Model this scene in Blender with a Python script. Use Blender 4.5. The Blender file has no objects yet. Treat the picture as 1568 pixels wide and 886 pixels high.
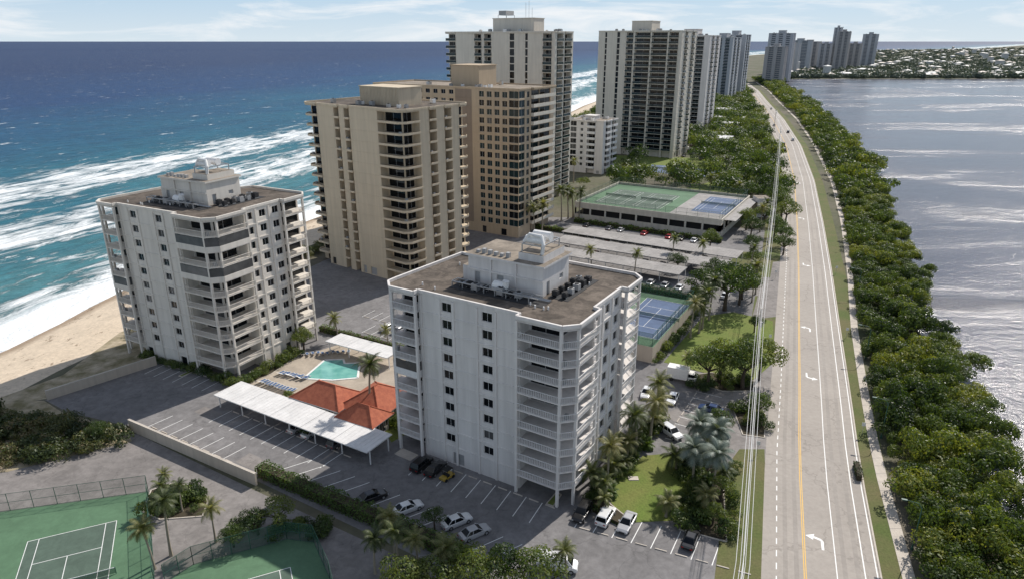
import bpy, math, random
from mathutils import Vector, Matrix
R=random.Random(7)
SC=bpy.context.scene.collection
def azv(a): a=math.radians(a); return (math.sin(a),math.cos(a))
# ---------------------------------------------------------------- mesh builder
class MB:
    def __init__(s): s.v=[];s.f=[];s.m=[];s.mats=[]
    def mi(s,mat):
        if mat not in s.mats: s.mats.append(mat)
        return s.mats.index(mat)
    def poly(s,pts,mat):
        n=len(s.v); s.v.extend(pts); s.f.append(tuple(range(n,n+len(pts)))); s.m.append(s.mi(mat))
    def box(s,x0,y0,z0,x1,y1,z1,mat,top=None):
        s.prism([(x0,y0),(x1,y0),(x1,y1),(x0,y1)],z0,z1,mat,top)
    def prism(s,P,z0,z1,mat,top=None,bot=True):
        A=sum(P[i][0]*P[(i+1)%len(P)][1]-P[(i+1)%len(P)][0]*P[i][1] for i in range(len(P)))
        if A<0: P=P[::-1]
        n=len(P); b=len(s.v)
        s.v.extend([(p[0],p[1],z0) for p in P]); s.v.extend([(p[0],p[1],z1) for p in P])
        k=s.mi(mat)
        for i in range(n):
            j=(i+1)%n; s.f.append((b+i,b+j,b+n+j,b+n+i)); s.m.append(k)
        s.f.append(tuple(b+n+i for i in range(n))); s.m.append(s.mi(top) if top else k)
        if bot: s.f.append(tuple(b+n-1-i for i in range(n))); s.m.append(k)
    def seg(s,p0,p1,w,z0,z1,mat):
        dx,dy=p1[0]-p0[0],p1[1]-p0[1]; L=math.hypot(dx,dy)
        if L<1e-6: return
        nx,ny=-dy/L*w/2,dx/L*w/2
        s.prism([(p0[0]-nx,p0[1]-ny),(p1[0]-nx,p1[1]-ny),(p1[0]+nx,p1[1]+ny),(p0[0]+nx,p0[1]+ny)],z0,z1,mat)
    def tube(s,pts,rad,n,mat,cap=True):
        pts=[Vector(p) for p in pts]; b=len(s.v); k=s.mi(mat)
        for i,p in enumerate(pts):
            d=(pts[min(i+1,len(pts)-1)]-pts[max(i-1,0)]).normalized()
            a=d.cross(Vector((0,0,1)) if abs(d.z)<.9 else Vector((1,0,0))).normalized(); c=d.cross(a)
            r=rad[i] if isinstance(rad,(list,tuple)) else rad
            for j in range(n):
                t=2*math.pi*j/n; q=p+(a*math.cos(t)+c*math.sin(t))*r; s.v.append(tuple(q))
        for i in range(len(pts)-1):
            for j in range(n):
                j2=(j+1)%n
                s.f.append((b+i*n+j,b+i*n+j2,b+(i+1)*n+j2,b+(i+1)*n+j)); s.m.append(k)
        if cap:
            e=b+(len(pts)-1)*n
            s.f.append(tuple(e+j for j in range(n))); s.m.append(k)
            s.f.append(tuple(b+n-1-j for j in range(n))); s.m.append(k)
    def mesh(s,name,smooth=False):
        me=bpy.data.meshes.new(name); me.from_pydata(s.v,[],s.f)
        for m in s.mats: me.materials.append(m)
        me.polygons.foreach_set('material_index',s.m)
        if smooth: me.polygons.foreach_set('use_smooth',[True]*len(s.f))
        me.update(); return me
    def obj(s,name,loc=(0,0,0),rot=0,smooth=False,parent=None):
        return place(s.mesh(name,smooth),name,loc,rot,1,parent)
def place(me,name,loc=(0,0,0),rot=0,sc=1,parent=None):
    o=bpy.data.objects.new(name,me); SC.objects.link(o)
    o.location=loc; o.rotation_euler=(0,0,rot); o.scale=sc if isinstance(sc,(tuple,list)) else (sc,sc,sc)
    if parent: o.parent=parent
    return o
def empty(name,loc=(0,0,0),rot=0):
    return place(None,name,loc,rot)
# ---------------------------------------------------------------- materials
def N(nt,t,**k):
    n=nt.nodes.new(t)
    for a,b in k.items():
        if a in n.inputs: n.inputs[a].default_value=b
        else: setattr(n,a,b)
    return n
def newmat(name):
    m=bpy.data.materials.new(name); m.use_nodes=True; nt=m.node_tree
    return m,nt,nt.nodes['Principled BSDF']
def ramp(nt,fac,stops):
    r=nt.nodes.new('ShaderNodeValToRGB'); nt.links.new(fac,r.inputs[0]); e=r.color_ramp.elements
    while len(e)<len(stops): e.new(.5)
    for i,(p,c) in enumerate(stops):
        e[i].position=p; e[i].color=(c,c,c,1) if isinstance(c,(int,float)) else (*c,1)
    return r.outputs[0]
def coords(nt,which='Object',scale=(1,1,1)):
    tc=nt.nodes.new('ShaderNodeTexCoord'); mp=nt.nodes.new('ShaderNodeMapping'); mp.inputs['Scale'].default_value=scale
    nt.links.new(tc.outputs[which],mp.inputs[0]); return mp.outputs[0]
def noise_(nt,vec,scale,detail=4,rough=.55,dist=0):
    n=N(nt,'ShaderNodeTexNoise',Scale=scale,Detail=detail,Roughness=rough,Distortion=dist)
    nt.links.new(vec,n.inputs['Vector']); return n.outputs[0]
def mix(nt,fac,a,b,mode='MIX'):
    m=nt.nodes.new('ShaderNodeMix'); m.data_type='RGBA'; m.blend_type=mode
    for v,i in ((fac,0),(a,6),(b,7)):
        if hasattr(v,'is_linked'): nt.links.new(v,m.inputs[i])
        elif i==0: m.inputs[0].default_value=v
        else: m.inputs[i].default_value=(*v,1)
    return m.outputs[2]
def math_(nt,op,a,b=None,c=None):
    m=nt.nodes.new('ShaderNodeMath'); m.operation=op
    for i,v in enumerate((a,b,c)):
        if v is None: continue
        if hasattr(v,'is_linked'): nt.links.new(v,m.inputs[i])
        else: m.inputs[i].default_value=v
    return m.outputs[0]
def bump(nt,b,h,strength,dist=.05):
    n=N(nt,'ShaderNodeBump',Strength=strength,Distance=dist); nt.links.new(h,n.inputs['Height']); nt.links.new(n.outputs[0],b.inputs['Normal'])
def surf(name,c,rough=.85,s1=.15,a1=.35,s2=3,a2=.25,bp=.2,stretch=(1,1,1),c2=None,spec=.3,crack=0,stain=0):
    """two-scale mottled surface"""
    m,nt,b=newmat(name); v=coords(nt,'Object',stretch)
    n1=noise_(nt,v,s1,5,.6); n2=noise_(nt,v,s2,4,.7)
    c2=c2 or tuple(x*(1-a1) for x in c)
    col=mix(nt,ramp(nt,n1,[(.35,0),(.65,1)]),c2,c)
    col=mix(nt,a2,col,ramp(nt,n2,[(.3,.25),(.7,1.0)]),'MULTIPLY')
    if crack:
        vo=N(nt,'ShaderNodeTexVoronoi',Scale=crack,feature='DISTANCE_TO_EDGE')
        wv=nt.nodes.new('ShaderNodeVectorMath'); wv.operation='ADD'; nx=N(nt,'ShaderNodeTexNoise',Scale=.5,Detail=4); nt.links.new(v,nx.inputs['Vector'])
        sc=nt.nodes.new('ShaderNodeVectorMath'); sc.operation='SCALE'; sc.inputs[3].default_value=4; nt.links.new(nx.outputs[1],sc.inputs[0])
        nt.links.new(v,wv.inputs[0]); nt.links.new(sc.outputs[0],wv.inputs[1]); nt.links.new(wv.outputs[0],vo.inputs['Vector'])
        col=mix(nt,.35,col,ramp(nt,vo.outputs['Distance'],[(0,.35),(.014,1)]),'MULTIPLY')
    if stain:
        col=mix(nt,stain,col,ramp(nt,noise_(nt,v,.35,6,.75,.8),[(.42,1),(.60,.45)]),'MULTIPLY')
    nt.links.new(col,b.inputs['Base Color']); b.inputs['Roughness'].default_value=rough; b.inputs['Specular IOR Level'].default_value=spec
    if bp: bump(nt,b,n2,bp)
    return m
def plain(name,c,rough=.6,metal=0,spec=.4):
    m,nt,b=newmat(name); v=coords(nt); n=noise_(nt,v,2.0,3)
    nt.links.new(mix(nt,.25,c,ramp(nt,n,[(.3,.55),(.7,1.0)]),'MULTIPLY'),b.inputs['Base Color'])
    b.inputs['Roughness'].default_value=rough; b.inputs['Metallic'].default_value=metal; b.inputs['Specular IOR Level'].default_value=spec
    return m
def wallmat(name,c,streak=.3):
    m,nt,b=newmat(name)
    v=coords(nt,'Object',(1,1,.07)); n=noise_(nt,v,.9,5,.65); v2=coords(nt); n2=noise_(nt,v2,.12,3)
    col=mix(nt,streak,c,ramp(nt,n,[(.3,.45),(.62,1.0)]),'MULTIPLY')
    col=mix(nt,.25,col,ramp(nt,n2,[(.3,.7),(.7,1.0)]),'MULTIPLY')
    nt.links.new(col,b.inputs['Base Color']); b.inputs['Roughness'].default_value=.8; b.inputs['Specular IOR Level'].default_value=.25
    return m
def glassm(name,c,rough=.06):
    m,nt,b=newmat(name); v=coords(nt,'Object'); n=noise_(nt,v,.5,2)
    nt.links.new(mix(nt,.6,c,ramp(nt,n,[(.3,.3),(.7,1.0)]),'MULTIPLY'),b.inputs['Base Color']); b.inputs['Roughness'].default_value=rough; b.inputs['Specular IOR Level'].default_value=.3
    return m
def foliage(name,cols,transl=.25,big=.0):
    m,nt,b=newmat(name)
    g=nt.nodes.new('ShaderNodeNewGeometry'); oi=nt.nodes.new('ShaderNodeObjectInfo')
    v=coords(nt,'Object'); n=noise_(nt,v,.45,3)
    f=math_(nt,'ADD',math_(nt,'MULTIPLY',g.outputs['Random Per Island'],.35),math_(nt,'MULTIPLY',n,.5))
    f=math_(nt,'ADD',f,math_(nt,'MULTIPLY',oi.outputs['Random'],.5))
    if big:
        nb=noise_(nt,g.outputs['Position'],.06,3,.6); f=math_(nt,'ADD',f,math_(nt,'MULTIPLY',math_(nt,'SUBTRACT',nb,.5),big))
    f=math_(nt,'SUBTRACT',f,.17)
    k=len(cols)-1
    col=ramp(nt,f,[(.15+.7*i/k,cc) for i,cc in enumerate(cols)])
    nt.links.new(col,b.inputs['Base Color']); b.inputs['Roughness'].default_value=.5; b.inputs['Specular IOR Level'].default_value=.35
    t=nt.nodes.new('ShaderNodeBsdfTranslucent'); nt.links.new(mix(nt,1,col,(1.6,1.6,.6),'MULTIPLY'),t.inputs[0])
    ms=nt.nodes.new('ShaderNodeMixShader'); ms.inputs[0].default_value=transl
    o=nt.nodes['Material Output']; nt.links.new(b.outputs[0],ms.inputs[1]); nt.links.new(t.outputs[0],ms.inputs[2]); nt.links.new(ms.outputs[0],o.inputs[0])
    return m
def screenm(name,c,alpha):
    m,nt,b=newmat(name); b.inputs['Base Color'].default_value=(*c,1); b.inputs['Roughness'].default_value=.8
    v=coords(nt); n=noise_(nt,v,3,2); nt.links.new(mix(nt,.5,c,ramp(nt,n,[(.3,.5),(.7,1)]),'MULTIPLY'),b.inputs['Base Color'])
    t=nt.nodes.new('ShaderNodeBsdfTransparent'); ms=nt.nodes.new('ShaderNodeMixShader'); ms.inputs[0].default_value=alpha
    o=nt.nodes['Material Output']; nt.links.new(t.outputs[0],ms.inputs[1]); nt.links.new(b.outputs[0],ms.inputs[2]); nt.links.new(ms.outputs[0],o.inputs[0]); return m

M_white=wallmat('white_stucco',(.74,.705,.675),.3); M_white2=wallmat('offwhite_stucco',(.73,.68,.61),.3)
M_trim=plain('white_trim',(.80,.79,.77),.6); M_rail=plain('railing_white',(.74,.73,.72),.5)
M_beige=wallmat('beige_stucco',(.62,.52,.385),.28); M_tan=wallmat('tan_stucco',(.52,.41,.29),.25); M_cream=wallmat('cream_stucco',(.68,.63,.545),.28)
M_brownwall=wallmat('brown_panel',(.30,.235,.18),.2)
M_far1=wallmat('hazy_grey_stucco',(.46,.48,.51),.15); M_far2=wallmat('hazy_brown_stucco',(.42,.41,.41),.15); M_farg=glassm('hazy_glass',(.19,.22,.27),.4)  # distance haze painted in: paler, greyer wall and glass colours for far towers
M_roof=surf('gravel_roof',(.20,.165,.135),.95,.12,.45,1.2,.4,.2,stain=.85)
M_roof2=surf('tan_roof',(.40,.34,.275),.95,.15,.4,1.5,.3,.2,stain=.6)
M_g1=glassm('window_glass',(.010,.012,.015)); M_g2=glassm('window_glass_blinds',(.11,.11,.11),.2); M_g3=glassm('window_glass_teal',(.018,.04,.045))
M_dark=plain('dark_interior',(.03,.03,.032),.8)
M_asph=surf('asphalt_lot',(.27,.26,.26),.9,.05,.25,.9,.35,.15,crack=.11,stain=.35)
M_asph2=surf('asphalt_old',(.33,.305,.29),.9,.06,.3,.7,.35,.15,crack=.16,stain=.4)
M_road=surf('road_asphalt',(.41,.37,.33),.85,.04,.14,1.2,.22,.1,(1,1,1),crack=.07)
M_roadw=surf('road_wheel_track',(.37,.335,.30),.8,.08,.16,1.2,.25,.1)
M_conc=surf('concrete',(.60,.54,.47),.85,.3,.2,2,.2,.1)
M_paint=plain('road_paint_white',(.80,.80,.78),.6); M_yel=plain('road_paint_yellow',(.72,.42,.05),.6)
M_grass=surf('grass',(.11,.145,.04),.95,.12,.4,3.0,.5,.3,c2=(.17,.155,.07))
M_lawn=surf('lawn',(.15,.215,.042),.95,.15,.25,3.0,.55,.3,c2=(.20,.22,.06))
M_soil=surf('mulch_ground',(.085,.07,.045),.95,.2,.4,2,.4,.3)
M_land=surf('ground',(.085,.10,.045),.95,.02,.4,.3,.5,.3,c2=(.17,.15,.115))
M_sand=surf('beach_sand',(.72,.60,.46),.95,.25,.12,1.5,.35,.4)
M_dsand=surf('dune_sand',(.50,.42,.31),.95,.3,.4,1.5,.35,.4,c2=(.20,.175,.09))
M_green=surf('court_green',(.115,.215,.125),.8,.2,.15,1,.2,.05,stain=.2); M_dkgreen=surf('court_dark_green',(.11,.16,.125),.8,.2,.15,1,.2,.05,stain=.3)
M_blue=surf('court_blue',(.10,.15,.26),.8,.2,.15,1,.15,.05,stain=.2)
M_metal=surf('white_metal_roof',(.78,.77,.76),.45,.3,.12,2,.15,0,stain=.15); M_greyroof=surf('grey_carport_roof',(.42,.40,.385),.8,.1,.25,1,.3,.1,(1,1,1),stain=.4)
M_green_post=plain('green_post',(.03,.10,.07),.5); M_screen=screenm('fence_screen',(.03,.11,.07),.42); M_screen_l=screenm('chain_link',(.10,.16,.13),.2)
M_poolw,ntp,bp_=newmat('pool_water'); bp_.inputs['Roughness'].default_value=.05
ntp.links.new(mix(ntp,ramp(ntp,noise_(ntp,coords(ntp),.5,3),[(.3,0),(.7,1)]),(.11,.34,.31),(.20,.48,.42)),bp_.inputs['Base Color'])
M_deck=surf('pool_deck',(.50,.43,.35),.9,.2,.2,2,.2,.1,stain=.3)
M_steel=plain('galvanized_steel',(.45,.46,.47),.4,.6); M_grey=plain('grey_equipment',(.36,.36,.36),.6)
M_wood=plain('palm_trunk',(.30,.26,.20),.95); M_bark=surf('bark',(.12,.095,.07),.95,1,.4,6,.4,.4)
M_wallp=wallmat('site_wall',(.58,.50,.41),.3)
M_tile,nt,b=newmat('red_roof_tile'); v=coords(nt); w=N(nt,'ShaderNodeTexWave',Scale=2.0,Distortion=.6); nt.links.new(v,w.inputs[0])
nt.links.new(mix(nt,.55,mix(nt,ramp(nt,noise_(nt,v,1.2,5,.7),[(.3,0),(.7,1)]),(.36,.085,.045),(.58,.18,.09)),ramp(nt,w.outputs[1],[(0,.4),(1,1)]),'MULTIPLY'),b.inputs['Base Color']); b.inputs['Roughness'].default_value=.8; bump(nt,b,w.outputs[1],.5,.1)
F_mang=foliage('mangrove_leaves',[(.022,.042,.015),(.058,.092,.023),(.115,.155,.034),(.24,.245,.045)],.36,.9)
F_tree=foliage('tree_leaves',[(.022,.040,.015),(.05,.085,.025),(.095,.135,.035),(.16,.18,.05)],.35,.5)
F_hedge=foliage('hedge_leaves',[(.035,.07,.018),(.07,.12,.026),(.12,.17,.035)],.35)
F_palm=foliage('palm_leaves',[(.05,.065,.026),(.09,.115,.045),(.16,.17,.065),(.25,.23,.11)],.35)
F_silver=foliage('silver_palm_leaves',[(.085,.115,.10),(.14,.175,.15),(.21,.24,.20)],.15)
F_dune=foliage('dune_leaves',[(.022,.035,.015),(.055,.078,.03),(.115,.125,.05),(.17,.13,.075)],.3,.5)
F_far=foliage('hazy_far_leaves',[(.075,.10,.08),(.10,.13,.10),(.14,.165,.125)],.1,.5)  # aerial haze put into the leaf colours, paler and greyer than near trees
# ---------------------------------------------------------------- terrain
def lerpt(T,y):
    if y<=T[0][0]: 
        a,b=T[0],T[1]
    elif y>=T[-1][0]: a,b=T[-2],T[-1]
    else:
        for i in range(len(T)-1):
            if T[i][0]<=y<=T[i+1][0]: a,b=T[i],T[i+1]; break
    return a[1]+(b[1]-a[1])*(y-a[0])/(b[0]-a[0])
SHORE=[(-300,-300),(0,-165),(100,-128),(143,-118),(162,-116),(181,-112),(225,-95),(265,-79),(355,-48),(490,-6),(841,105),(1300,250),(1909,480),(2900,900),(4200,1700),(5000,3200),(9000,6500)]
LAKE=[(0,50),(60,64),(86,73),(102,82),(123,91),(142,97),(164,101),(193,120),(214,126),(236,137),(262,146),(288,158),(330,172),(366,194),(410,203),(449,219),(510,235),(576,259),(755,313),(1013,386),(1240,462)]
WALK=[(0,27),(70.5,52.6),(98,62.1),(120.6,71),(153.4,84.4),(192.9,101.8),(254.8,127.8),(331,157.5),(460,202),(612,250),(800,302),(960,348),(1180,402)]
shoreX=lambda y:lerpt(SHORE,y); lakeX=lambda y:lerpt(LAKE,y); walkX=lambda y:lerpt(WALK,y)
ROAD=[(-60,-8),(0,14.5),(70.5,40.2),(98,50.3),(120.6,59.3),(153.4,72.1),(199,90),(255,111.5),(339,143),(456,183),(612,230),(800,281),(960,326),(1180,380),(1500,470),(2200,700)]
roadX=lambda y:lerpt(ROAD,y)
SEA=-1.6
ys=sorted(set([-300,-100,0,50]+list(range(60,600,14))+list(range(600,1250,50))+[1250,1252,1262,1263,1300,1909,2900,4200,5000,7000,9000]))
mb=MB(); rows=[]
def rowpts(y):
    s=shoreX(y); lk=lakeX(y)-1.0 if y<1255 else max(lakeX(1240),s+100)
    wz=-3 if y<=1252 else 0.0
    wig=1.5*math.sin(y*.09)
    cols=[(s-80,-7),(s-12,-2.6),(s+wig,-1.65),(s+7,-.9),(s+16,-.15),(s+26+wig,0.0),(s+34,0.0),(lk,0.0),(lk+4,wz),(lk+300,wz),(9500,wz)]
    return [(x,y,z) for x,z in cols]
nc=11
for y in ys: rows.append(rowpts(y))
for r in rows: mb.v.extend(r)
for i in range(len(rows)-1):
    for j in range(nc-1):
        mb.f.append((i*nc+j,i*nc+j+1,(i+1)*nc+j+1,(i+1)*nc+j)); mb.m.append(mb.mi(M_sand if j<5 else M_land))
m=M_sand; nt=m.node_tree; b=nt.nodes['Principled BSDF']; src=b.inputs['Base Color'].links[0].from_socket
g=nt.nodes.new('ShaderNodeNewGeometry'); sx=nt.nodes.new('ShaderNodeSeparateXYZ'); nt.links.new(g.outputs['Position'],sx.inputs[0])
wet=ramp(nt,math_(nt,'ADD',math_(nt,'MULTIPLY',sx.outputs[2],.5),1.0),[(.28,(.55,.50,.46)),(.46,(1,1,1))])
cc=mix(nt,1,src,wet,'MULTIPLY')
sp=noise_(nt,coords(nt,'Object',(1,.5,1)),.55,6,.75); cc=mix(nt,ramp(nt,sp,[(.58,0),(.64,.7)]),cc,(.16,.11,.07)); nt.links.new(cc,b.inputs['Base Color'])
mb.obj('ground')
def seamat():
    m,nt,b=newmat('ocean_water'); uv=nt.nodes.new('ShaderNodeUVMap'); uv.uv_map='ds'
    sp=nt.nodes.new('ShaderNodeSeparateXYZ'); nt.links.new(uv.outputs[0],sp.inputs[0]); d=sp.outputs[0]; s=sp.outputs[1]
    d=math_(nt,'MULTIPLY',d,1000); s=math_(nt,'MULTIPLY',s,1000)
    def vec(ax,ay,az=0):
        c=nt.nodes.new('ShaderNodeCombineXYZ'); nt.links.new(math_(nt,'MULTIPLY',d,ax),c.inputs[0]); nt.links.new(math_(nt,'MULTIPLY',s,ay),c.inputs[1]); return c.outputs[0]
    nl=noise_(nt,vec(.006,.004),1,4,.6); nm=noise_(nt,vec(.03,.012),1,5,.65); nr=noise_(nt,vec(.22,.10),1,5,.7)
    f=math_(nt,'ADD',d,math_(nt,'MULTIPLY',math_(nt,'SUBTRACT',nl,.5),420))
    col=ramp(nt,math_(nt,'DIVIDE',f,1400),[(0,(.065,.185,.21)),(.09,(.016,.110,.160)),(.26,(.006,.062,.135)),(.46,(.0035,.034,.115)),(1,(.002,.018,.080))])
    col=mix(nt,ramp(nt,nm,[(.38,0),(.7,.6)]),col,mix(nt,1,col,(1.8,1.6,1.4),'MULTIPLY'))
    col=mix(nt,.6,col,ramp(nt,nr,[(.35,.5),(.65,1.25)]),'MULTIPLY')
    dd=math_(nt,'ADD',d,math_(nt,'MULTIPLY',math_(nt,'SUBTRACT',noise_(nt,vec(.004,.010),1,3,.5),.5),90))
    prob=ramp(nt,math_(nt,'DIVIDE',dd,260),[(0,.92),(.07,.80),(.13,.46),(.22,.32),(.30,.78),(.42,.66),(.50,.36),(.58,.76),(.69,.74),(.78,.40),(.88,.24),(1,.10)])
    fine=noise_(nt,vec(.14,.045),1,8,.74,.7) 
    foam=math_(nt,'SUBTRACT',math_(nt,'ADD',prob,math_(nt,'MULTIPLY',math_(nt,'SUBTRACT',fine,.5),2.4)),.50)
    foam=ramp(nt,math_(nt,'MULTIPLY',foam,2.4),[(0,0),(.35,.5),(1,1)])
    wc=noise_(nt,vec(.11,.045),1,6,.75); cap=ramp(nt,wc,[(.625,0),(.67,.85)])
    wc2=noise_(nt,vec(.035,.014),1,7,.75); cap2=ramp(nt,wc2,[(.645,0),(.69,.9)])
    foam=math_(nt,'MAXIMUM',foam,math_(nt,'MAXIMUM',cap,cap2))
    e=ramp(nt,math_(nt,'DIVIDE',math_(nt,'ADD',d,math_(nt,'MULTIPLY',fine,6)),24),[(0,.0),(.12,.95),(.6,.95),(.85,0)])
    foam=math_(nt,'MAXIMUM',foam,e)
    nt.links.new(mix(nt,foam,col,(.85,.88,.89)),b.inputs['Base Color'])
    b.inputs['Specular IOR Level'].default_value=.07
    nt.links.new(ramp(nt,foam,[(0,.4),(1,.8)]),b.inputs['Roughness'])
    h=math_(nt,'ADD',noise_(nt,vec(.12,.06),1,6,.7),math_(nt,'MULTIPLY',foam,.3)); bump(nt,b,h,1.0,1.8)
    return m
M_sea=seamat()
mb=MB(); uvs=[]
yy=sorted(set([-300,-100,0]+list(range(50,700,12))+list(range(700,1900,60))+[1909,2900,4200,5000,7000,9000])); dc=[-35,0,40,120,300,700,1600,4000,9000,20000]
for y in yy:
    for d in dc: mb.v.append((shoreX(y)-d,y,SEA)); uvs.append((d/1000,y/1000))
k=mb.mi(M_sea)
for i in range(len(yy)-1):
    for j in range(len(dc)-1):
        a=i*len(dc)+j; mb.f.append((a,a+len(dc),a+len(dc)+1,a+1)); mb.m.append(k)
n=len(mb.v)
for x,y in ((-14000,9000),(17000,9000),(17000,17500),(-14000,17500)): mb.v.append((x,y,SEA)); uvs.append((4,y/1000))
mb.f.append((n,n+1,n+2,n+3)); mb.m.append(k)
me=mb.mesh('ocean'); ul=me.uv_layers.new(name='ds')
for l in me.loops: ul.data[l.index].uv=uvs[l.vertex_index]
place(me,'ocean')
M_lake,nt,b=newmat('lagoon_water'); v=coords(nt,'Object'); vs=coords(nt,'Object',(.30,1,1))
nl=noise_(nt,vs,.016,5,.62,.6); nf=noise_(nt,v,.45,6,.7); nm=noise_(nt,vs,.06,5,.65)
nt.links.new(mix(nt,ramp(nt,nl,[(.35,0),(.65,1)]),(.040,.038,.060),(.056,.052,.075)),b.inputs['Base Color'])
nt.links.new(ramp(nt,nl,[(.40,.15),(.62,.26)]),b.inputs['Roughness']); b.inputs['Specular IOR Level'].default_value=.30
hh=math_(nt,'MULTIPLY',math_(nt,'ADD',nf,math_(nt,'MULTIPLY',nm,1.2)),ramp(nt,nl,[(.46,.50),(.54,.7),(.60,1.8)])); bump(nt,b,hh,1.0,.5)
mb=MB()
for i in range(0,len(ys)-1):
    y0,y1=ys[i],ys[i+1]
    if y1>1256: continue
    mb.poly([(lakeX(y0)-.5,y0,-.8),(3500,y0,-.8),(3500,y1,-.8),(lakeX(y1)-.5,y1,-.8)],M_lake)
mb.poly([(lakeX(1252)-.5,1252,-.8),(3500,1252,-.8),(3500,1261,-.8),(lakeX(1252)-.5,1261,-.8)],M_lake)
mb.obj('lagoon_water')
# ---------------------------------------------------------------- flat sheets
def sheet(name,P,z,mat,parent=None):
    A=sum(P[i][0]*P[(i+1)%len(P)][1]-P[(i+1)%len(P)][0]*P[i][1] for i in range(len(P)))
    if A<0: P=P[::-1]
    mb=MB(); mb.poly([(x,y,z) for x,y in P],mat); return mb.obj(name,parent=parent)
def rx(y,off):
    a=math.atan((roadX(y+2)-roadX(y-2))/4); return (roadX(y)+off*math.cos(a), y-off*math.sin(a))
RY=list(range(-40,620,12))+list(range(620,2200,40))
def strip(mb,o0,o1,z,mat,y0=-40,y1=2200,dash=None):
    Y=[y for y in RY if y0<=y<=y1]
    if dash:
        y=y0
        while y<y1:
            a0,a1=rx(y,o0),rx(y,o1); b0,b1=rx(y+dash[0],o0),rx(y+dash[0],o1)
            mb.poly([(*a0,z),(*a1,z),(*b1,z),(*b0,z)],mat); y+=dash[0]+dash[1]
        return
    for i in range(len(Y)-1):
        a0,a1,b0,b1=rx(Y[i],o0),rx(Y[i],o1),rx(Y[i+1],o0),rx(Y[i+1],o1)
        mb.poly([(*a0,z),(*a1,z),(*b1,z),(*b0,z)],mat)
sheet('parking_lot',[(-78,134),(-91,117.5),(-84,113),(-68.5,107.5),(-40,91.2),(-7,71),(8,62.5),(27,62),(34,89),(37,97),(49,123),(62,158),(82,204),(97,240),(50,262),(-20,262),(-50,230),(-66,190),(-75,150)],.010,M_asph)
sheet('parking_lot_old',[(-96,92),(-67,105.5),(-39,88.5),(-7,69.8),(15,56),(15,20),(-110,20),(-110,70)],.006,M_asph2)
sheet('beach_path',[(-104,113),(-91,118),(-77.5,133),(-84,143),(-87,160),(-94,150),(-94,128)],.014,M_dsand)
sheet('asphalt_patch',[(-46,96.8),(-40,93.2),(-38.5,95.6),(-44.6,99.4)],.0135,M_asph2); sheet('asphalt_patch',[(-60,113),(-55,110),(-53.8,112),(-58.8,115)],.0135,M_asph2)
mb=MB(); strip(mb,-7.3,7.3,.030,M_road)
for c in (-4.3,-2.9,3.1,4.7): strip(mb,c-.3,c+.3,.0315,M_roadw,-40,900)
mb.obj('road')
mb=MB(); strip(mb,-13,-7.3,.018,M_grass,-40,500); strip(mb,7.3,11.2,.018,M_grass,-40,1000); mb.obj('grass_verge')
mb=MB(); strip(mb,7.3,7.55,.10,M_conc,-40,1000)
for i in range(len(RY)-1):
    y0,y1=RY[i],RY[i+1]
    if y1>1150: break
    mb.poly([(walkX(y0)-1.7,y0,.06),(walkX(y0),y0,.06),(walkX(y1),y1,.06),(walkX(y1)-1.7,y1,.06)],M_conc)
y=45
while y<260:
    mb.poly([(walkX(y)-1.7,y,.063),(walkX(y),y,.063),(walkX(y+.07),y+.07,.063),(walkX(y+.07)-1.7,y+.07,.063)],M_asph2); y+=2.2
mb.obj('sidewalk')
mb=MB()
strip(mb,-2.05,-1.93,.034,M_yel,-40,1200); strip(mb,-1.80,-1.68,.034,M_yel,-40,1200)
strip(mb,2.0,2.13,.034,M_paint,-40,1200); strip(mb,5.45,5.6,.034,M_paint,-40,1200); strip(mb,-5.5,-5.35,.034,M_paint,-40,1200,(1.2,1.2)); strip(mb,6.95,7.1,.034,M_paint,-40,1000)
def arrow(mb,y,flip=1,s=1.0):
    c=rx(y,.05); a=math.atan((roadX(y+2)-roadX(y-2))/4); t=(math.sin(a),math.cos(a)); n=(math.cos(a),-math.sin(a))
    P=lambda u,v:(c[0]+t[0]*u*flip*s+n[0]*v*flip*s,c[1]+t[1]*u*flip*s+n[1]*v*flip*s,.034)
    mb.poly([P(-1.5,.35),P(-1.5,.65),P(.2,.65),P(.6,.35),P(.2,.3)],M_paint); mb.poly([P(.2,.3),P(.6,.35),P(.9,-.5),P(.5,-.5)],M_paint); mb.poly([P(1.35,-.4),P(.1,-.6),P(.75,-1.5)],M_paint)
for y,fl in ((77.6,1),(127.3,-1),(152.2,1),(202,-1),(260,1),(330,1)): arrow(mb,y,fl,1.1)
mb.obj('road_markings')
for i,P in enumerate(([(28,112),(50,126),(58,136),(52,113),(45,98),(36,94),(35,103)],[(60,158),(80,204),(86,206),(67,160)],[(62,176),(78,172),(82,181),(66,188)],[(95,236),(103,232),(108,243),(99,247)])):
    sheet('driveway',P,.021+.003*i if i!=3 else .028,M_asph2)
sheet('lawn',[(14.5,87.5),(16.5,91.5),(22.1,98.5),(29,99.5),(33.5,96),(32,88),(29.5,80.5),(24,82),(16.8,81.5)],.06,M_lawn)
sheet('lawn',[(33,134),(48.3,160),(57,163),(65,157),(57,134),(50,126),(42,128)],.06,M_lawn)
sheet('lawn',[(26.5,66),(30,77),(33.5,93),(39,100.5),(43.3,100.5),(28.5,56)],.024,M_grass)
sheet('lawn',[(-25.3,111),(-20.2,113.5),(-17.5,107),(-21,102.5)],.06,M_lawn)
sheet('lawn',[(64,300),(110,345),(120,330),(96,282)],.033,M_lawn)
sheet('lawn',[(48,380),(110,352),(125,400),(60,415)],.03,M_lawn)
sheet('lawn',[(63,192),(76,190),(86,214),(74,216)],.037,M_grass)
sheet('pool_deck',[(-54,122),(-51.5,132.5),(-40,143),(-22,136),(-19,112),(-26,106),(-45,116.5)],.05,M_deck)
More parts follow.
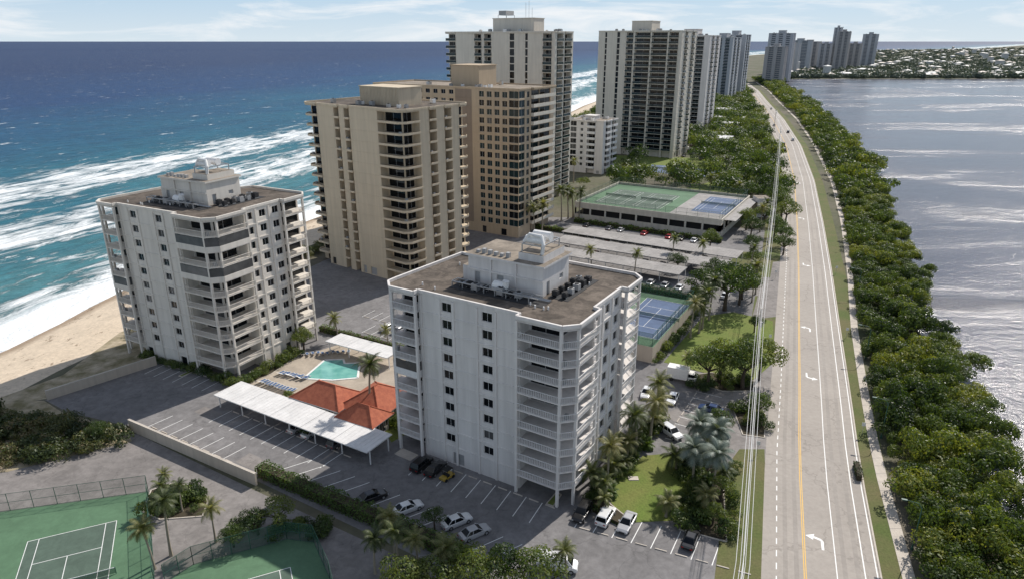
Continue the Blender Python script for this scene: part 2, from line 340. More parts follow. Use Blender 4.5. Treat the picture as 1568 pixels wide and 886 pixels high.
mb=MB(); mb.box(18.6,91.6,.06,20.2,92.6,.16,M_conc); mb.obj('concrete_pad')
mb=MB(); P=[(-43.2,126.3),(-41,134.9),(-37,135.3),(-36.2,133.2),(-33,133.6),(-32,126.6),(-37,125.6)]
mb.prism(P,.05,.12,M_poolw)
for i in range(len(P)): mb.seg(P[i],P[(i+1)%len(P)],.45,.05,.16,M_trim)
mb.obj('swimming_pool')
def bed(P,name='planting_bed',m=None):
    mb=MB(); mb.prism(P,.0,.11,m or M_soil)
    for i in range(len(P)): mb.seg(P[i],P[(i+1)%len(P)],.18,0,.14,M_conc)
    mb.obj(name)
bed([(-56.2,89.1),(-53.3,91.1),(-48,89),(-46.2,86.2),(-45.6,82.9),(-51.5,82.2),(-55,84)])
bed([(11.5,84.5),(16,81),(17,82.5),(14,87),(12.5,88)])
bed([(5.2,85.8),(6.8,88.4),(7.6,88.0),(6.2,85.2)],m=M_lawn)
bed([(-19.8,99.0),(-16.9,97.1),(-15.9,98.6),(-18.8,100.6)],m=M_conc)
bed([(-69.5,127.5),(-68.7,127.1),(-66.2,131.6),(-67,132)],m=M_lawn); bed([(-58.5,120.4),(-57.7,120.0),(-55.6,123.6),(-56.4,124)],m=M_lawn)
bed([(41,105),(44.5,104),(47.5,112),(46,116),(42,114)])
bed([(34,127),(42,121),(48,121),(50,125),(42,129)])
bed([(24,80),(30,77.5),(34,93),(36,101),(33,101),(29,92)])
bed([(-57,122.3),(-55.6,121.3),(-50.5,128.5),(-47,139),(-49,139.8),(-52,131)])
# ---------------------------------------------------------------- stripes
def stripes(name,p,az,n,sp,saz,L,z=.018,w=.12):
    mb=MB(); d=azv(az); s=azv(saz); q=(-s[1]*w/2,s[0]*w/2)
    for i in range(n):
        x,y=p[0]+d[0]*sp*i,p[1]+d[1]*sp*i
        mb.poly([(x+q[0],y+q[1],z),(x-q[0],y-q[1],z),(x-q[0]+s[0]*L,y-q[1]+s[1]*L,z),(x+q[0]+s[0]*L,y+q[1]+s[1]*L,z)],M_paint)
        m_=(x+d[0]*sp/2,y+d[1]*sp/2); mb.seg((m_[0]-d[0]*.8+s[0]*.2,m_[1]-d[1]*.8+s[1]*.2),(m_[0]+d[0]*.8+s[0]*.2,m_[1]+d[1]*.8+s[1]*.2),.15,.0,.13,M_conc)
    mb.obj(name)
stripes('parking_lines',(-38,94.4),120.5,14,3.1,57,5.6)
stripes('parking_lines',(-14.6,97.6),121,9,2.8,205,5.0)
stripes('parking_lines',(9.0,80.5),113,9,2.75,28,5.2)
stripes('parking_lines',(-53,113.5),120.5,11,2.8,212,5.0)
stripes('parking_lines',(-66,107.8),120.5,8,2.9,35,4.6)
stripes('parking_lines',(-75,133),116,7,2.8,206,5)
stripes('parking_lines',(-36,150),121,9,2.8,30,5)
stripes('parking_lines',(27,104),30,8,2.8,120,5,.026)
stripes('parking_lines',(-38,160),121,12,2.8,30,5)
# ---------------------------------------------------------------- walls / hedges
def wallline(name,pts,h,w,mat,cap=True):
    mb=MB()
    for i in range(len(pts)-1):
        mb.seg(pts[i],pts[i+1],w,0,h,mat)
        if cap: mb.seg(pts[i],pts[i+1],w+.12,h,h+.08,M_conc)
    mb.obj(name)
wallline('site_wall',[(-68.6,106.6),(-40.2,90.4)],2.2,.3,M_wallp); wallline('site_wall',[(-90.5,117.4),(-76.7,132.8)],2.0,.3,M_wallp)
def rndunit():
    z=R.uniform(-1,1);t=R.uniform(0,6.283);r=math.sqrt(1-z*z); return Vector((r*math.cos(t),r*math.sin(t),z))
def leaf(mb,p,nrm,size,mat,asp=.6):
    nrm=nrm.normalized(); a=nrm.cross(rndunit()).normalized(); b=nrm.cross(a)
    a=a*size*.5; b=b*size*.5*asp
    mb.poly([tuple(p-a),tuple(p+b*.9-a*.1),tuple(p+a),tuple(p-b*.9-a*.1)],mat)
def crown(mb,blobs,n,size,mat,low=-.35):
    W=[b[3]**2 for b in blobs]
    for _ in range(n):
        b=R.choices(blobs,W)[0]; d=rndunit()
        while d.z<low: d=rndunit()
        k=R.uniform(.72,1.06); p=Vector(b[:3])+Vector((d.x*b[3]*k,d.y*b[3]*k,d.z*b[3]*k*(b[4] if len(b)>4 else .8)))
        leaf(mb,p,d+rndunit()*.65,size*R.uniform(.6,1.35),mat)
def hedge(name,p0,p1,w,h,mat=None,dens=26,size=.34):
    mat=mat or F_hedge; mb=MB(); dx,dy=p1[0]-p0[0],p1[1]-p0[1]; L=math.hypot(dx,dy); t=(dx/L,dy/L); n=(-t[1],t[0])
    mb.seg(p0,p1,w*.7,0,h*.85,M_soil)
    for _ in range(int(L*(w+2*h)*dens)):
        s=R.uniform(0,L); u=R.uniform(-h,w+h); bulge=.22*math.sin(s*.9)+.16*math.sin(s*2.3)
        if u<0: o,z,nn=-w/2,h+u,Vector((-n[0],-n[1],.2))
        elif u>w: o,z,nn=w/2,h-(u-w),Vector((n[0],n[1],.2))
        else: o,z,nn=u-w/2,h,Vector((0,0,1))
        o*=(1+bulge*.3+R.uniform(-.1,.06)); z=max(.05,z+bulge+R.uniform(-.15,.12))
        leaf(mb,Vector((p0[0]+t[0]*s+n[0]*o,p0[1]+t[1]*s+n[1]*o,z)),nn+rndunit()*.7,size*R.uniform(.6,1.3),mat)
    mb.obj(name)
hedge('hedge',(-40.5,93.4),(-7,74.4),2.3,2.0)
hedge('hedge',(12,193),(52,170),1.6,1.6,size=.5,dens=12)
hedge('hedge',(24,254.5),(72,226),1.6,1.6,size=.6,dens=8)
hedge('hedge',(8,246),(60,216),1.6,1.6,size=.6,dens=8)
hedge('hedge',(-46,151),(-20,137),1.3,1.5,size=.45,dens=12)
hedge('hedge',(11.5,85),(16,81),1.2,.6,dens=20)
hedge('hedge',(55.2,91.5),(56.6,95.5),1.0,1.1,F_dune,dens=20)
# ---------------------------------------------------------------- buildings
def wall(mb,p0,p1,z0,z1,ops,mw,depth=.22,band=None,glass=None,fr=None):
    dx,dy=p1[0]-p0[0],p1[1]-p0[1]; L=math.hypot(dx,dy)
    if L<.01: return
    t=(dx/L,dy/L); n=(t[1],-t[0]); fr=fr or M_trim
    P=lambda s,z,o=0:(p0[0]+t[0]*s+n[0]*o,p0[1]+t[1]*s+n[1]*o,z)
    zs=sorted(set([z0,z1]+[o[2] for o in ops]+[o[3] for o in ops]))
    for i in range(len(zs)-1):
        a,b=zs[i],zs[i+1]; zc=(a+b)/2; act=sorted([o for o in ops if o[2]<zc<o[3]],key=lambda o:o[0]); s=0
        for o in act:
            if o[0]>s: mb.poly([P(s,a),P(o[0],a),P(o[0],b),P(s,b)],mw)
            s=o[1]
        if s<L: mb.poly([P(s,a),P(L,a),P(L,b),P(s,b)],mw)
    for o in ops:
        s0,s1,a,b=o[:4]; k=o[4] if len(o)>4 else None
        mb.poly([P(s0,a),P(s0,a,-depth),P(s0,b,-depth),P(s0,b)],mw); mb.poly([P(s1,a),P(s1,b),P(s1,b,-depth),P(s1,a,-depth)],mw)
        mb.poly([P(s0,a),P(s1,a),P(s1,a,-depth),P(s0,a,-depth)],mw); mb.poly([P(s0,b),P(s0,b,-depth),P(s1,b,-depth),P(s1,b)],mw)
        g=k or (glass or R.choices([M_g1,M_g2],[6,1])[0])
        mb.poly([P(s0,a,-depth),P(s1,a,-depth),P(s1,b,-depth),P(s0,b,-depth)],g)
        if k is None:
            e=.035; q=-depth+.03
            m=(s0+s1)/2
            for u0,u1,v0,v1 in ((m-e*.7,m+e*.7,a,b),(s0,s0+e,a,b),(s1-e,s1,a,b),(s0,s1,a,a+e),(s0,s1,b-e,b)):
                mb.poly([P(u0,v0,q),P(u1,v0,q),P(u1,v1,q),P(u0,v1,q)],fr)
    if band:
        mb.poly([P(0,z0,band),P(L,z0,band),P(L,z0+.22,band),P(0,z0+.22,band)],mw)
        mb.poly([P(0,z0+.22,band),P(L,z0+.22,band),P(L,z0+.22),P(0,z0+.22)],mw); mb.poly([P(0,z0,band),P(0,z0),P(L,z0),P(L,z0,band)],mw)
def railing(mb,pts,z,kind,mat,detail=.17,rh=1.05):
    for i in range(len(pts)-1):
        p0,p1=pts[i],pts[i+1]
        if kind=='solid': mb.seg(p0,p1,.14,z-.05,z+rh,mat)
        elif kind=='glass': mb.seg(p0,p1,.05,z+.05,z+1.0,M_g3); mb.seg(p0,p1,.08,z+1.0,z+1.07,mat)
        else:
            mb.seg(p0,p1,.08,z+1.0,z+1.07,mat); mb.seg(p0,p1,.05,z+.08,z+.13,mat)
            L=math.hypot(p1[0]-p0[0],p1[1]-p0[1]); k=max(1,int(L/detail))
            for j in range(k+1):
                x=p0[0]+(p1[0]-p0[0])*j/k; y=p0[1]+(p1[1]-p0[1])*j/k
                mb.box(x-.022,y-.022,z+.1,x+.022,y+.022,z+1.0,mat)
def condo(name,loc,az,a,b,nf,fh,zg,front,right,mw,p=1.1,rec=1.8,ch=1.8,rail='picket',mr=None,glass=None,roofm=None,detail=.17,piers=True,slab=None,parap=.5,kids=None,blind=.16,band=.06,cut=0,rh=1.05,gp=.5,enc=0,ribs=(),ribsR=()):
    mr=mr or M_rail; mb=MB(); bal=MB(); slab=slab or mw
    segs=[];slabs=[];out=[]
    isB=lambda x:x[0]=='B'
    yof=lambda q:rec if isB(q) else 0
    cur=(0,yof(front[0])); x=0
    if isB(front[0]): out+=[(-p,rec),(-p,-p+ch),(-p+ch,-p)]
    else: out+=[(0,0)]
    for i,q in enumerate(front):
        y=yof(q); x2=x+q[1]; last=i==len(front)-1
        if abs(cur[1]-y)>.01: segs.append((cur,(x,y),('X',)))
        e=(a-rec,y) if (last and isB(q)) else (x2,y)
        segs.append(((x,y),e,q)); cur=e
        if isB(q) and not last:
            if i==0: slabs.append(([(0,rec),(-p,rec),(-p,-p+ch),(-p+ch,-p),(x2,-p),(x2,rec)],[(-p,rec),(-p,-p+ch),(-p+ch,-p),(x2-.05,-p),(x2-.05,0)]))
            else: slabs.append(([(x,rec),(x,-p),(x2,-p),(x2,rec)],[(x+.05,0),(x+.05,-p),(x2-.05,-p),(x2-.05,0)]))
            out+=[(x,-p)] if i else []; out+=[(x2,-p),(x2,0)]
        elif isB(q): xc=x
        x=x2
    corner=isB(front[-1])
    if corner:
        y1=right[0][1]
        slabs.append(([(xc,rec),(xc,-p),(a+p-ch,-p),(a+p,-p+ch),(a+p,y1),(a-rec,y1),(a-rec,rec)],[(xc+.05,0),(xc+.05,-p),(a+p-ch,-p),(a+p,-p+ch),(a+p,y1-.05),(a,y1-.05)]))
        out+=[(xc,0),(xc,-p),(a+p-ch,-p),(a+p,-p+ch),(a+p,y1),(a,y1)]
    else: out+=[(a,0)]
    y=0; xof=lambda q:a-rec if isB(q) else a
    cur=(a-rec,rec) if corner else (a,0)
    for i,q in enumerate(right):
        y2=y+q[1]; X=xof(q); y0=cur[1] if i==0 else y
        if abs(cur[0]-X)>.01: segs.append((cur,(X,y0),('X',)))
        segs.append(((X,y0),(X,y2),q)); cur=(X,y2)
        if isB(q) and not(i==0 and corner):
            if i==len(right)-1:
                slabs.append(([(a-rec,y),(a+p,y),(a+p,y2-ch),(a+p-ch,y2),(a-rec,y2)],[(a,y+.05),(a+p,y+.05),(a+p,y2-ch),(a+p-ch,y2)])); out+=[(a,y),(a+p,y),(a+p,y2-ch),(a+p-ch,y2)]
            else:
                slabs.append(([(a-rec,y),(a+p,y),(a+p,y2),(a-rec,y2)],[(a,y+.05),(a+p,y+.05),(a+p,y2-.05),(a,y2-.05)])); out+=[(a,y),(a+p,y),(a+p,y2),(a,y2)]
        y=y2
    bk=[(a*.52,b),(a*.44,b-cut),(0,b-cut)] if cut else [(0,b)]
    prev=cur
    for q in bk: segs.append((prev,q,('W',1,2 if cut else max(2,int(a/6)),1.5))); prev=q
    segs.append((prev,(0,yof(front[0])),('W',b,max(2,int(b/6)),1.5)))
    if not isB(right[-1]): out+=[(a,b)]
    out+=bk
    H=zg+nf*fh
    for rb in ribs: mb.box(rb-.2,-.16,0,rb+.2,.02,H-.004,mw)
    for rb in ribsR: mb.box(a-.02,rb-.2,0,a+.16,rb+.2,H-.004,mw)
    for (p0,p1,q) in segs:
        L=math.hypot(p1[0]-p0[0],p1[1]-p0[1])
        ops=[]
        if q[0] in 'WB' and L>3:
            k=int(L/3.6)
            for j in range(k):
                c=L*(j+.5)/k
                if R.random()<gp: w_=R.uniform(.5,1.3); ops.append((c-w_,c+w_,.1,zg-R.choice([.7,.9]),R.choice([M_dark,M_g1,M_grey])))
        wall(mb,p0,p1,0,zg,ops,mw)
        mwq=q[4] if len(q)>4 and q[4] else mw
        for fl in range(nf):
            z=zg+fl*fh; ops=[]
            if q[0]=='W' and len(q)>2:
                if isinstance(q[2],int): cs=[L*(j+.5)/q[2] for j in range(q[2])]
                else: cs=[c for c in q[2]]
                w=q[3]; hh=q[5] if len(q)>5 else 1.45
                for c in cs: ops.append((c-w/2,c+w/2,z+fh-.45-hh,z+fh-.45))
            elif q[0]=='B' and L>1.5: ops.append((.35,L-.35,z+.12,z+fh-.42))
            elif q[0]=='G': ops.append((.1,L-.1,z+.5,z+fh-.1))
            elif q[0]=='S': ops.append((.15,L-.15,z+.35,z+fh-.05,M_g1))
            wall(mb,p0,p1,z,z+fh,ops,mwq,band=band if q[0]=='W' else None,glass=glass if (glass and R.random()>blind) else None)
    for poly,rl in slabs:
        for fl in range(nf+1):
            z=zg+fl*fh
            bal.prism(poly,z-.12,z+.09,slab)
            if fl<nf:
                if enc and R.random()<enc:
                    railing(bal,rl,z+.1,'solid',mr,detail)
                    gg=R.choice([M_g2,M_g1])
                    for j in range(len(rl)-1): bal.seg(rl[j],rl[j+1],.06,z+1.15,z+fh-.2,gg)
                else: railing(bal,rl,z+.1,rail,mr,detail,rh)
            if fl<nf and R.random()<.35:
                q0=rl[len(rl)//2-1]; q1=rl[len(rl)//2]; t=R.uniform(.1,.5)
                cx,cy=q0[0]+(q1[0]-q0[0])*t,q0[1]+(q1[1]-q0[1])*t
                cx+= (a/2-cx)*.03; cy+=(b/2-cy)*.05
                bal.box(cx-.3,cy-.3,z+.1,cx+.3,cy+.3,z+.8,M_grey)
        if piers:
            for (px,py) in rl[1:-1]:
                qx=px+(a/2-px)*.012; qy=py+(b/2-py)*.012
                bal.box(qx-.2,qy-.2,0,qx+.2,qy+.2,H,mw)
    mb.prism(out,H,H+.35,slab,roofm or M_roof)
    for i in range(len(out)):
        mb.seg(out[i],out[(i+1)%len(out)],.35,H+.3,H+.3+parap,slab)
    e=empty(name,(*loc,0),math.radians(90-az))
    mb.obj('facade',parent=e); bal.obj('balconies',parent=e)
    if kids:
        k=MB(); kids(k,H+.35); k.obj('rooftop_plant',parent=e)
    return e
def ac(k,x,y,z,s=1.0,m=None):
    m=m or M_grey; k.box(x-s*.6,y-s*.6,z+.15,x+s*.6,y+s*.6,z+.15+s*1.1,m); k.tube([(x,y,z+.15+s*1.1),(x,y,z+.25+s*1.1)],s*.42,10,M_dark)
    k.box(x-s*.6,y-s*.6,z,x-s*.5,y+s*.6,z+.15,M_steel); k.box(x+s*.5,y-s*.6,z,x+s*.6,y+s*.6,z+.15,M_steel)
def rack(k,x0,y0,x1,y1,z,m=None):
    m=m or M_steel
    for x in (x0,x1):
        for y in (y0,y1): k.box(x-.08,y-.08,z,x+.08,y+.08,z+1.2,m)
    for x in (x0,x1): k.seg((x,y0),(x,y1),.16,z+1.2,z+1.36,m)
    for y in (y0,y1): k.seg((x0,y),(x1,y),.16,z+1.21,z+1.37,m)
def plant_twin(cx,cy,mw):
    def f(k,z):
        x0,x1,y0,y1=cx-6.8,cx+6.8,cy-4,cy+4.5
        for q in (((x0,y0),(x1,y0)),((x1,y0),(x1,y1)),((x1,y1),(x0,y1)),((x0,y1),(x0,y0))):
            wall(k,q[0],q[1],z-.35,z+4.6,[(1.2,2.2,z,z+2.1,M_grey),(5.4,6.6,z+1.4,z+2.2,M_grey)],mw)
        k.prism([(x0-.35,y0-.35),(x1+.35,y0-.35),(x1+.35,y1+.35),(x0-.35,y1+.35)],z+4.6,z+4.95,mw,M_roof2)
        k.seg((x0,y0-.1),(x1,y0-.1),.3,z+2.4,z+2.65,mw)
        for xx in (x0+4.3,x0+8.9): k.box(xx-.15,y0-.3,z,xx+.15,y0-.01,z+4.59,mw)
        k.box(x1-5,y0+1.2,z+4.95,x1-.6,y1-.5,z+6.1,mw,M_roof2)
        rack(k,x1-4.6,y0+1.6,x1-1.2,y1-1.2,z+6.1)
        k.tube([(x1-4.4,y0+2.6,z+8.0),(x1-1.4,y0+2.6,z+8.0)],.65,12,M_trim)
        k.tube([(x1-4.4,y0+5,z+8.1),(x1-1.4,y0+5,z+8.1)],.75,12,M_trim)
        k.tube([(x1-1.2,y0+1.8,z+6.1),(x1-1.0,y0+1.8,z+7.6),(x1-1.6,y0+2.2,z+8.8),(x1-3.6,y0+2.2,z+8.9),(x1-4.6,y0+2.2,z+7.6)],.3,8,M_trim)
        for i in range(6): k.box(x0+1+i*1.1,y0+.8,z+4.95,x0+1.6+i*1.1,y0+1.4,z+5.3+R.random()*.5,M_grey)
        k.box(x0-1.8,y0+1,z-.1,x0,y1-2,z+2.4,mw,M_roof2)
        k.tube([(x0+6,y0-1.6,z+1.1),(x0+8,y0-1.8,z+1.1)],.8,12,M_trim); k.tube([(x0+8,y0-1.8,z+1.1),(x0+8.2,y0-1.8,z+2.2)],.55,10,M_trim)
        k.seg((x0-1,y0-3.2),(x1+1,y0-3.2),.15,z+.9,z+1.05,M_steel); k.seg((x0-1,y0-1.7),(x1+1,y0-1.7),.15,z+.9,z+1.05,M_steel)
        for i in range(8):
            xx=x0-1+i*2; k.box(xx-.06,y0-3.25,z,xx+.06,y0-3.1,z+.9,M_steel); k.seg((xx,y0-3.2),(xx,y0-1.7),.12,z+.905,z+1.02,M_steel)
        k.box(x0-1.2,y0-3.8,z-.01,x1+2,y0-.6,z+.06,M_dark)
        for i in range(9):
            if R.random()<.8: ac(k,x0+.2+i*1.5,y0-2.45+R.uniform(-.3,.3),z+.1,R.uniform(.5,1.0),R.choice([M_grey,M_steel,M_g2,M_dark]))
        k.box(x1+.6,y0+.5,z-.01,x1+4,y1+3,z+.06,M_dark)
        for i in range(5):
            for j in range(2): ac(k,x1+1.4+j*1.6,y0+1.5+i*2.0,z+.1,R.uniform(.6,.9),R.choice([M_grey,M_steel,M_dark]))
        for i in range(6): k.tube([(x0-1,y0-.9-i*.15,z+.3),(x1+2,y0-.9-i*.15,z+.3)],.04,4,M_steel)
        for i in range(14): 
            xx=R.uniform(3,28); yy=R.choice([R.uniform(2,5),R.uniform(14,17)]); k.tube([(xx,yy,z),(xx,yy,z+.5)],.12,8,M_trim)
    return f
twin_front=[('B',5.5),('W',9.2,[5.4],1.8),('W',9.3,[3.6],1.8),('B',8.0)]
twin_right=[('B',7.5),('W',10,[1.6,5.0,8.4],1.6),('B',7.5)]
condo('condo_building',(-19.3,102.2),121.5,32,25,9,2.85,3.2,twin_front,twin_right,M_white,kids=plant_twin(16.5,11.8,M_white),rec=2.5,glass=M_g1,blind=.15,cut=5.5,detail=.28,gp=.4,enc=.04,band=.13,ribs=(6.0,9.6,12.2,16.5,19.8,23.6),ribsR=(7.8,10.8,14.2,17.2))
condo('condo_building',(-86,140),117.3,32.5,25.5,10,3.03,3.4,[('B',5.5),('W',18,[4.6,12.4],1.8),('B',9.0)],[('B',8.0),('W',10,[1.5,5.0,8.5],1.7),('B',7.5)],M_white2,kids=plant_twin(16.5,11.8,M_white2),rec=2.5,glass=M_g1,blind=.15,mr=M_white2,cut=4.5,detail=.26,gp=.4,enc=.12,band=.13,ribs=(6,8.7,11.6,16.4,19.4,23.0),ribsR=(8.3,11.2,14.7,17.7))
def plant_basic(x0,y0,x1,y1,h,mw,slats=False,dish=False):
    def f(k,z):
        k.box(x0,y0,z-.1,x1,y1,z+h,mw,M_roof2); k.box(x0-.25,y0-.25,z+h,x1+.25,y1+.25,z+h+.25,mw)
        if slats:
            n=int((x1-x0)/.6)
            for i in range(n): xx=x0+i*.6; k.box(xx,y0-.12,z+.3,xx+.3,y0-.02,z+h-.2,M_beige)
        for i in range(14):
            xx,yy=R.uniform(x0-8,x1+8),R.choice([R.uniform(y0-4,y0-1.5),R.uniform(y1+1.5,y1+4)]); ac(k,xx,yy,z,R.uniform(.7,1.2),R.choice([M_grey,M_steel,M_trim]))
        if dish:
            for i in range(3): k.tube([(x1-2-i*1.5,y0+2,z+h),(x1-2-i*1.5,y0+2,z+h+R.uniform(4,7))],.07,6,M_steel)
            rack(k,x0+2,y0+1,x0+6,y1-1,z+h+.2)
            k.box(x0+2.2,y0+1.2,z+h+1.6,x0+5.8,y1-1.2,z+h+3.2,M_grey)
    return f
condo('beige_condo_tower',(-61.5,207.5),127,41,27,15,2.98,3.2,
  [('B',6),('W',7.5,[],1),('B',2.2),('W',2.2,[],1),('B',2.2),('W',11.4,[],1),('B',9.5)],
  [('B',6.5),('W',3.6,[],1),('B',3.0),('W',3.2,[],1),('B',3.0),('W',3.2,[],1),('B',4.5)],
  M_beige,p=.35,rec=2.6,ch=1.6,rail='solid',mr=M_beige,roofm=M_roof,piers=False,kids=plant_basic(15,9,31,18,4.8,M_beige,1),glass=M_g1,blind=.02,rh=.40)
condo('tan_condo_tower',(-52.0,266.2),122,64,24,16,2.9,3.4,
  [('W',38,11,1.9),('W',7,[],1,M_brownwall),('W',2.5,[],1,M_tan),('W',12.5,4,2.0,None,1.9),('G',4)],
  [('G',4),('W',4,1,1.8,None,1.9),('B',8),('B',8)],
  M_tan,p=1.0,rec=1.4,ch=.5,rail='solid',mr=M_cream,roofm=M_roof2,piers=False,kids=plant_basic(32,6,44,17,7,M_tan),glass=M_g3,blind=.35)
condo('white_condo_tower',(17.4-.8616*54,294+.5075*54),120.5,54,17,21,3.05,4,
  [('B',5),('W',10,[],1),('B',3.5),('W',1.5,[],1),('B',3.5),('W',9,[],1),('S',2.5),('W',5,[],1),('S',1.5),('W',7,[],1),('B',4),('W',1.5,[],1)],
  [('W',2,[],1),('B',5.5),('W',1.5,[],1),('B',6.5),('W',1.5,[],1)],
  M_cream,p=.35,rec=2.0,ch=.4,rail='glass',mr=M_white2,roofm=M_roof2,piers=False,kids=plant_basic(22,4,42,13,5.5,M_cream,0,True),glass=M_g1,blind=.06)
condo('white_midrise',(30,362),121,19,17,8,2.95,2.6,[('G',4),('W',6,[3],1.5),('B',4.5),('W',4.5,[],1)],[('W',3,[],1),('B',6),('W',2,[],1),('B',6)],M_white,p=.8,rec=1.4,ch=.4,rail='solid',roofm=M_roof2,piers=False,kids=plant_basic(6,5,12,11,2,M_white))
condo('tall_condo_tower',(94-.8616*50,402+.5075*50),120.5,50,28,21,3.12,4,
  [('W',4,[],1),('S',1.5),('W',6,[],1),('S',2),('W',4,[],1),('B',4),('W',1.2,[],1),('B',9),('W',1,[],1),('B',9),('W',1,[],1),('B',5.3),('W',2,[],1)],
  [('W',6,[],1),('B',5),('W',8,[],1),('B',5),('W',4,[],1)],
  M_cream,p=.5,rec=1.7,ch=.4,rail='glass',mr=M_far1,roofm=M_roof2,piers=False,kids=plant_basic(18,6,30,20,5.5,M_cream,0),glass=M_g1,blind=.03)
def far_tower(name,loc,az,a,b,H,mw,k=3,g=None,rail='glass'):
    nf=int(H/3.1); w=a/(2*k+1); fr=[]
    for i in range(2*k+1): fr.append(('W',w*.9,[],1) if i%2==0 else ('B',w+.1*w*(k+1)/k))
    w2=b/5; rt=[('W',w2,[],1) if i%2==0 else ('B',w2) for i in range(5)]
    condo(name,loc,az,a,b,nf,3.1,H-nf*3.1+.5,fr,rt,mw,p=.5,rec=1.5,ch=.3,rail=rail,mr=mw,piers=False,glass=g or M_g1,roofm=M_roof2,kids=plant_basic(a*.35,b*.3,a*.65,b*.7,4.5,mw),band=.0,blind=.0)
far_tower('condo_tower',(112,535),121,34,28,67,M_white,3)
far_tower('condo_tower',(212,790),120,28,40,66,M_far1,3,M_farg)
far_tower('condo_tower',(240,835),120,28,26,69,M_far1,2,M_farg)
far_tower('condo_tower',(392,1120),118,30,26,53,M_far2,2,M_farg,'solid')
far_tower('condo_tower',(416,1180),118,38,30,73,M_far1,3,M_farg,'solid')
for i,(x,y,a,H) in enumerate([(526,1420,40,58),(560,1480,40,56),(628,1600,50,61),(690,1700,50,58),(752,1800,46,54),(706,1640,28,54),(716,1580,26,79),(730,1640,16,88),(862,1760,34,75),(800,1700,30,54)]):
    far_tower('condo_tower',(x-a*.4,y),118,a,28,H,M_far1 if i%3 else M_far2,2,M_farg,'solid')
# ---------------------------------------------------------------- carports, garage, club
def carport(name,c0,az,L,D,h,mr,slope=.0,segs=4):
    mb=MB()
    for i in range(segs):
        x0=L*i/segs; x1=L*(i+1)/segs-.08
        mb.box(x0,0,h+slope*i,x1,D,h+.18+slope*i,mr)
        for k in range(int((x1-x0)//.9)): mb.box(x0+.3+k*.9,.05,h+.18+slope*i,x0+.36+k*.9,D-.05,h+.22+slope*i,mr)
    n=int(L/5.5)+1
    for i in range(n):
        x=.3+i*(L-.6)/(n-1)
        for y in (.9,D-.9): mb.box(x-.08,y-.08,0,x+.08,y+.08,h-.1,M_trim)
        mb.box(x-.09,.5,h-.25,x+.09,D-.5,h-.09,M_trim)
    mb.obj(name,(*c0,0),math.radians(90-az))
carport('carport',(-56.4,114.2),120.2,38,6.4,2.8,M_metal,-.02,5)
carport('carport',(-41.5,138.4),119.5,17.5,5,2.9,M_metal,0,3)
carport('carport',(17.2,229.5),121,60,9,3,M_greyroof,0,3); carport('carport',(13.5,217.5),121,56,9,3,M_greyroof,0,4); carport('carport',(8,207),121,46,8,3,M_greyroof,0,3)
def court_lines(mb,cx,cy,az,z,w=10.97,l=23.77,t=.09):
    u=azv(az); v=(u[1],-u[0])
    P=lambda a,b:(cx+u[0]*a+v[0]*b,cy+u[1]*a+v[1]*b)
    def ln(a0,b0,a1,b1,dz=0): 
        p,q=P(a0,b0),P(a1,b1); mb.seg(p,q,t,z,z+.004+dz,M_paint)
    h=l/2;g=w/2;s=4.115;k=6.4
    for b_ in (-g,-s,s,g): ln(-h,b_,h,b_)
    for a_ in (-h,h): ln(a_,-g,a_,g,.002)
    for a_ in (-k,k): ln(a_,-s,a_,s,.002)
    ln(-k,0,k,0)
    p,q=P(0,-g-.9),P(0,g+.9)
    for e in (p,q): mb.tube([(*e,z),(*e,z+1.07)],.05,8,M_green_post)
    mb.seg(p,q,.03,z+.1,z+.95,M_screen); mb.seg(p,q,.05,z+.95,z+1.03,M_paint)
def courtrect(mb,cx,cy,az,z,mat,w,l):
    u=azv(az); v=(u[1],-u[0]); P=lambda a,b:(cx+u[0]*a+v[0]*b,cy+u[1]*a+v[1]*b,z)
    mb.poly([P(-l/2,-w/2),P(-l/2,w/2),P(l/2,w/2),P(l/2,-w/2)][::-1],mat)
def fence(name,pts,z,h,sp=3.0,screen=None,parent=None,close=False):
    mb=MB(); pts=pts+[pts[0]] if close else pts; screen=screen or M_screen_l
    for i in range(len(pts)-1):
        p0,p1=pts[i],pts[i+1]; L=math.hypot(p1[0]-p0[0],p1[1]-p0[1]); k=max(1,round(L/sp))
        for j in range(k+1):
            x=p0[0]+(p1[0]-p0[0])*j/k;y=p0[1]+(p1[1]-p0[1])*j/k; mb.tube([(x,y,z),(x,y,z+h)],.045,6,M_green_post)
        for zz in (z+.1,z+h*.5,z+h): mb.tube([(*p0,zz),(*p1,zz)],.03,5,M_green_post,False)
        mb.poly([(*p0,z+.05),(*p1,z+.05),(*p1,z+h),(*p0,z+h)],screen)
    return mb.obj(name,parent=parent)
g=empty('parking_garage'); mb=MB(); P=[(24.3,259.8),(73.0,231.6),(95.5,270.5),(47,298)]
mb.prism(P,4.6,6.0,M_cream,M_green)
for i in range(4):
    a_,b_=P[i],P[(i+1)%4]; L=math.hypot(b_[0]-a_[0],b_[1]-a_[1]); k=int(L/6)
    for j in range(k+1):
        x=a_[0]+(b_[0]-a_[0])*j/k; y=a_[1]+(b_[1]-a_[1])*j/k; cx,cy=59,265; x+=(cx-x)*.012;y+=(cy-y)*.012
        mb.box(x-.3,y-.3,0,x+.3,y+.3,4.6,M_cream)
    mb.seg(a_,b_,.2,.0,2.3,M_cream); mb.seg(a_,b_,.3,6.0,6.9,M_cream)
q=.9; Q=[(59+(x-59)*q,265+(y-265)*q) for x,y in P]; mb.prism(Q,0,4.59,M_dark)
mb.obj('structure',parent=g); mb=MB()
courtrect(mb,50,268,30,6.008,M_dkgreen,26,28)
court_lines(mb,44,272,30,6.02); court_lines(mb,57,264.5,30,6.02)
courtrect(mb,78,256,30,6.009,M_greyroof,24,40); courtrect(mb,79,257,30,6.014,M_blue,13,28); court_lines(mb,79,257,30,6.02)
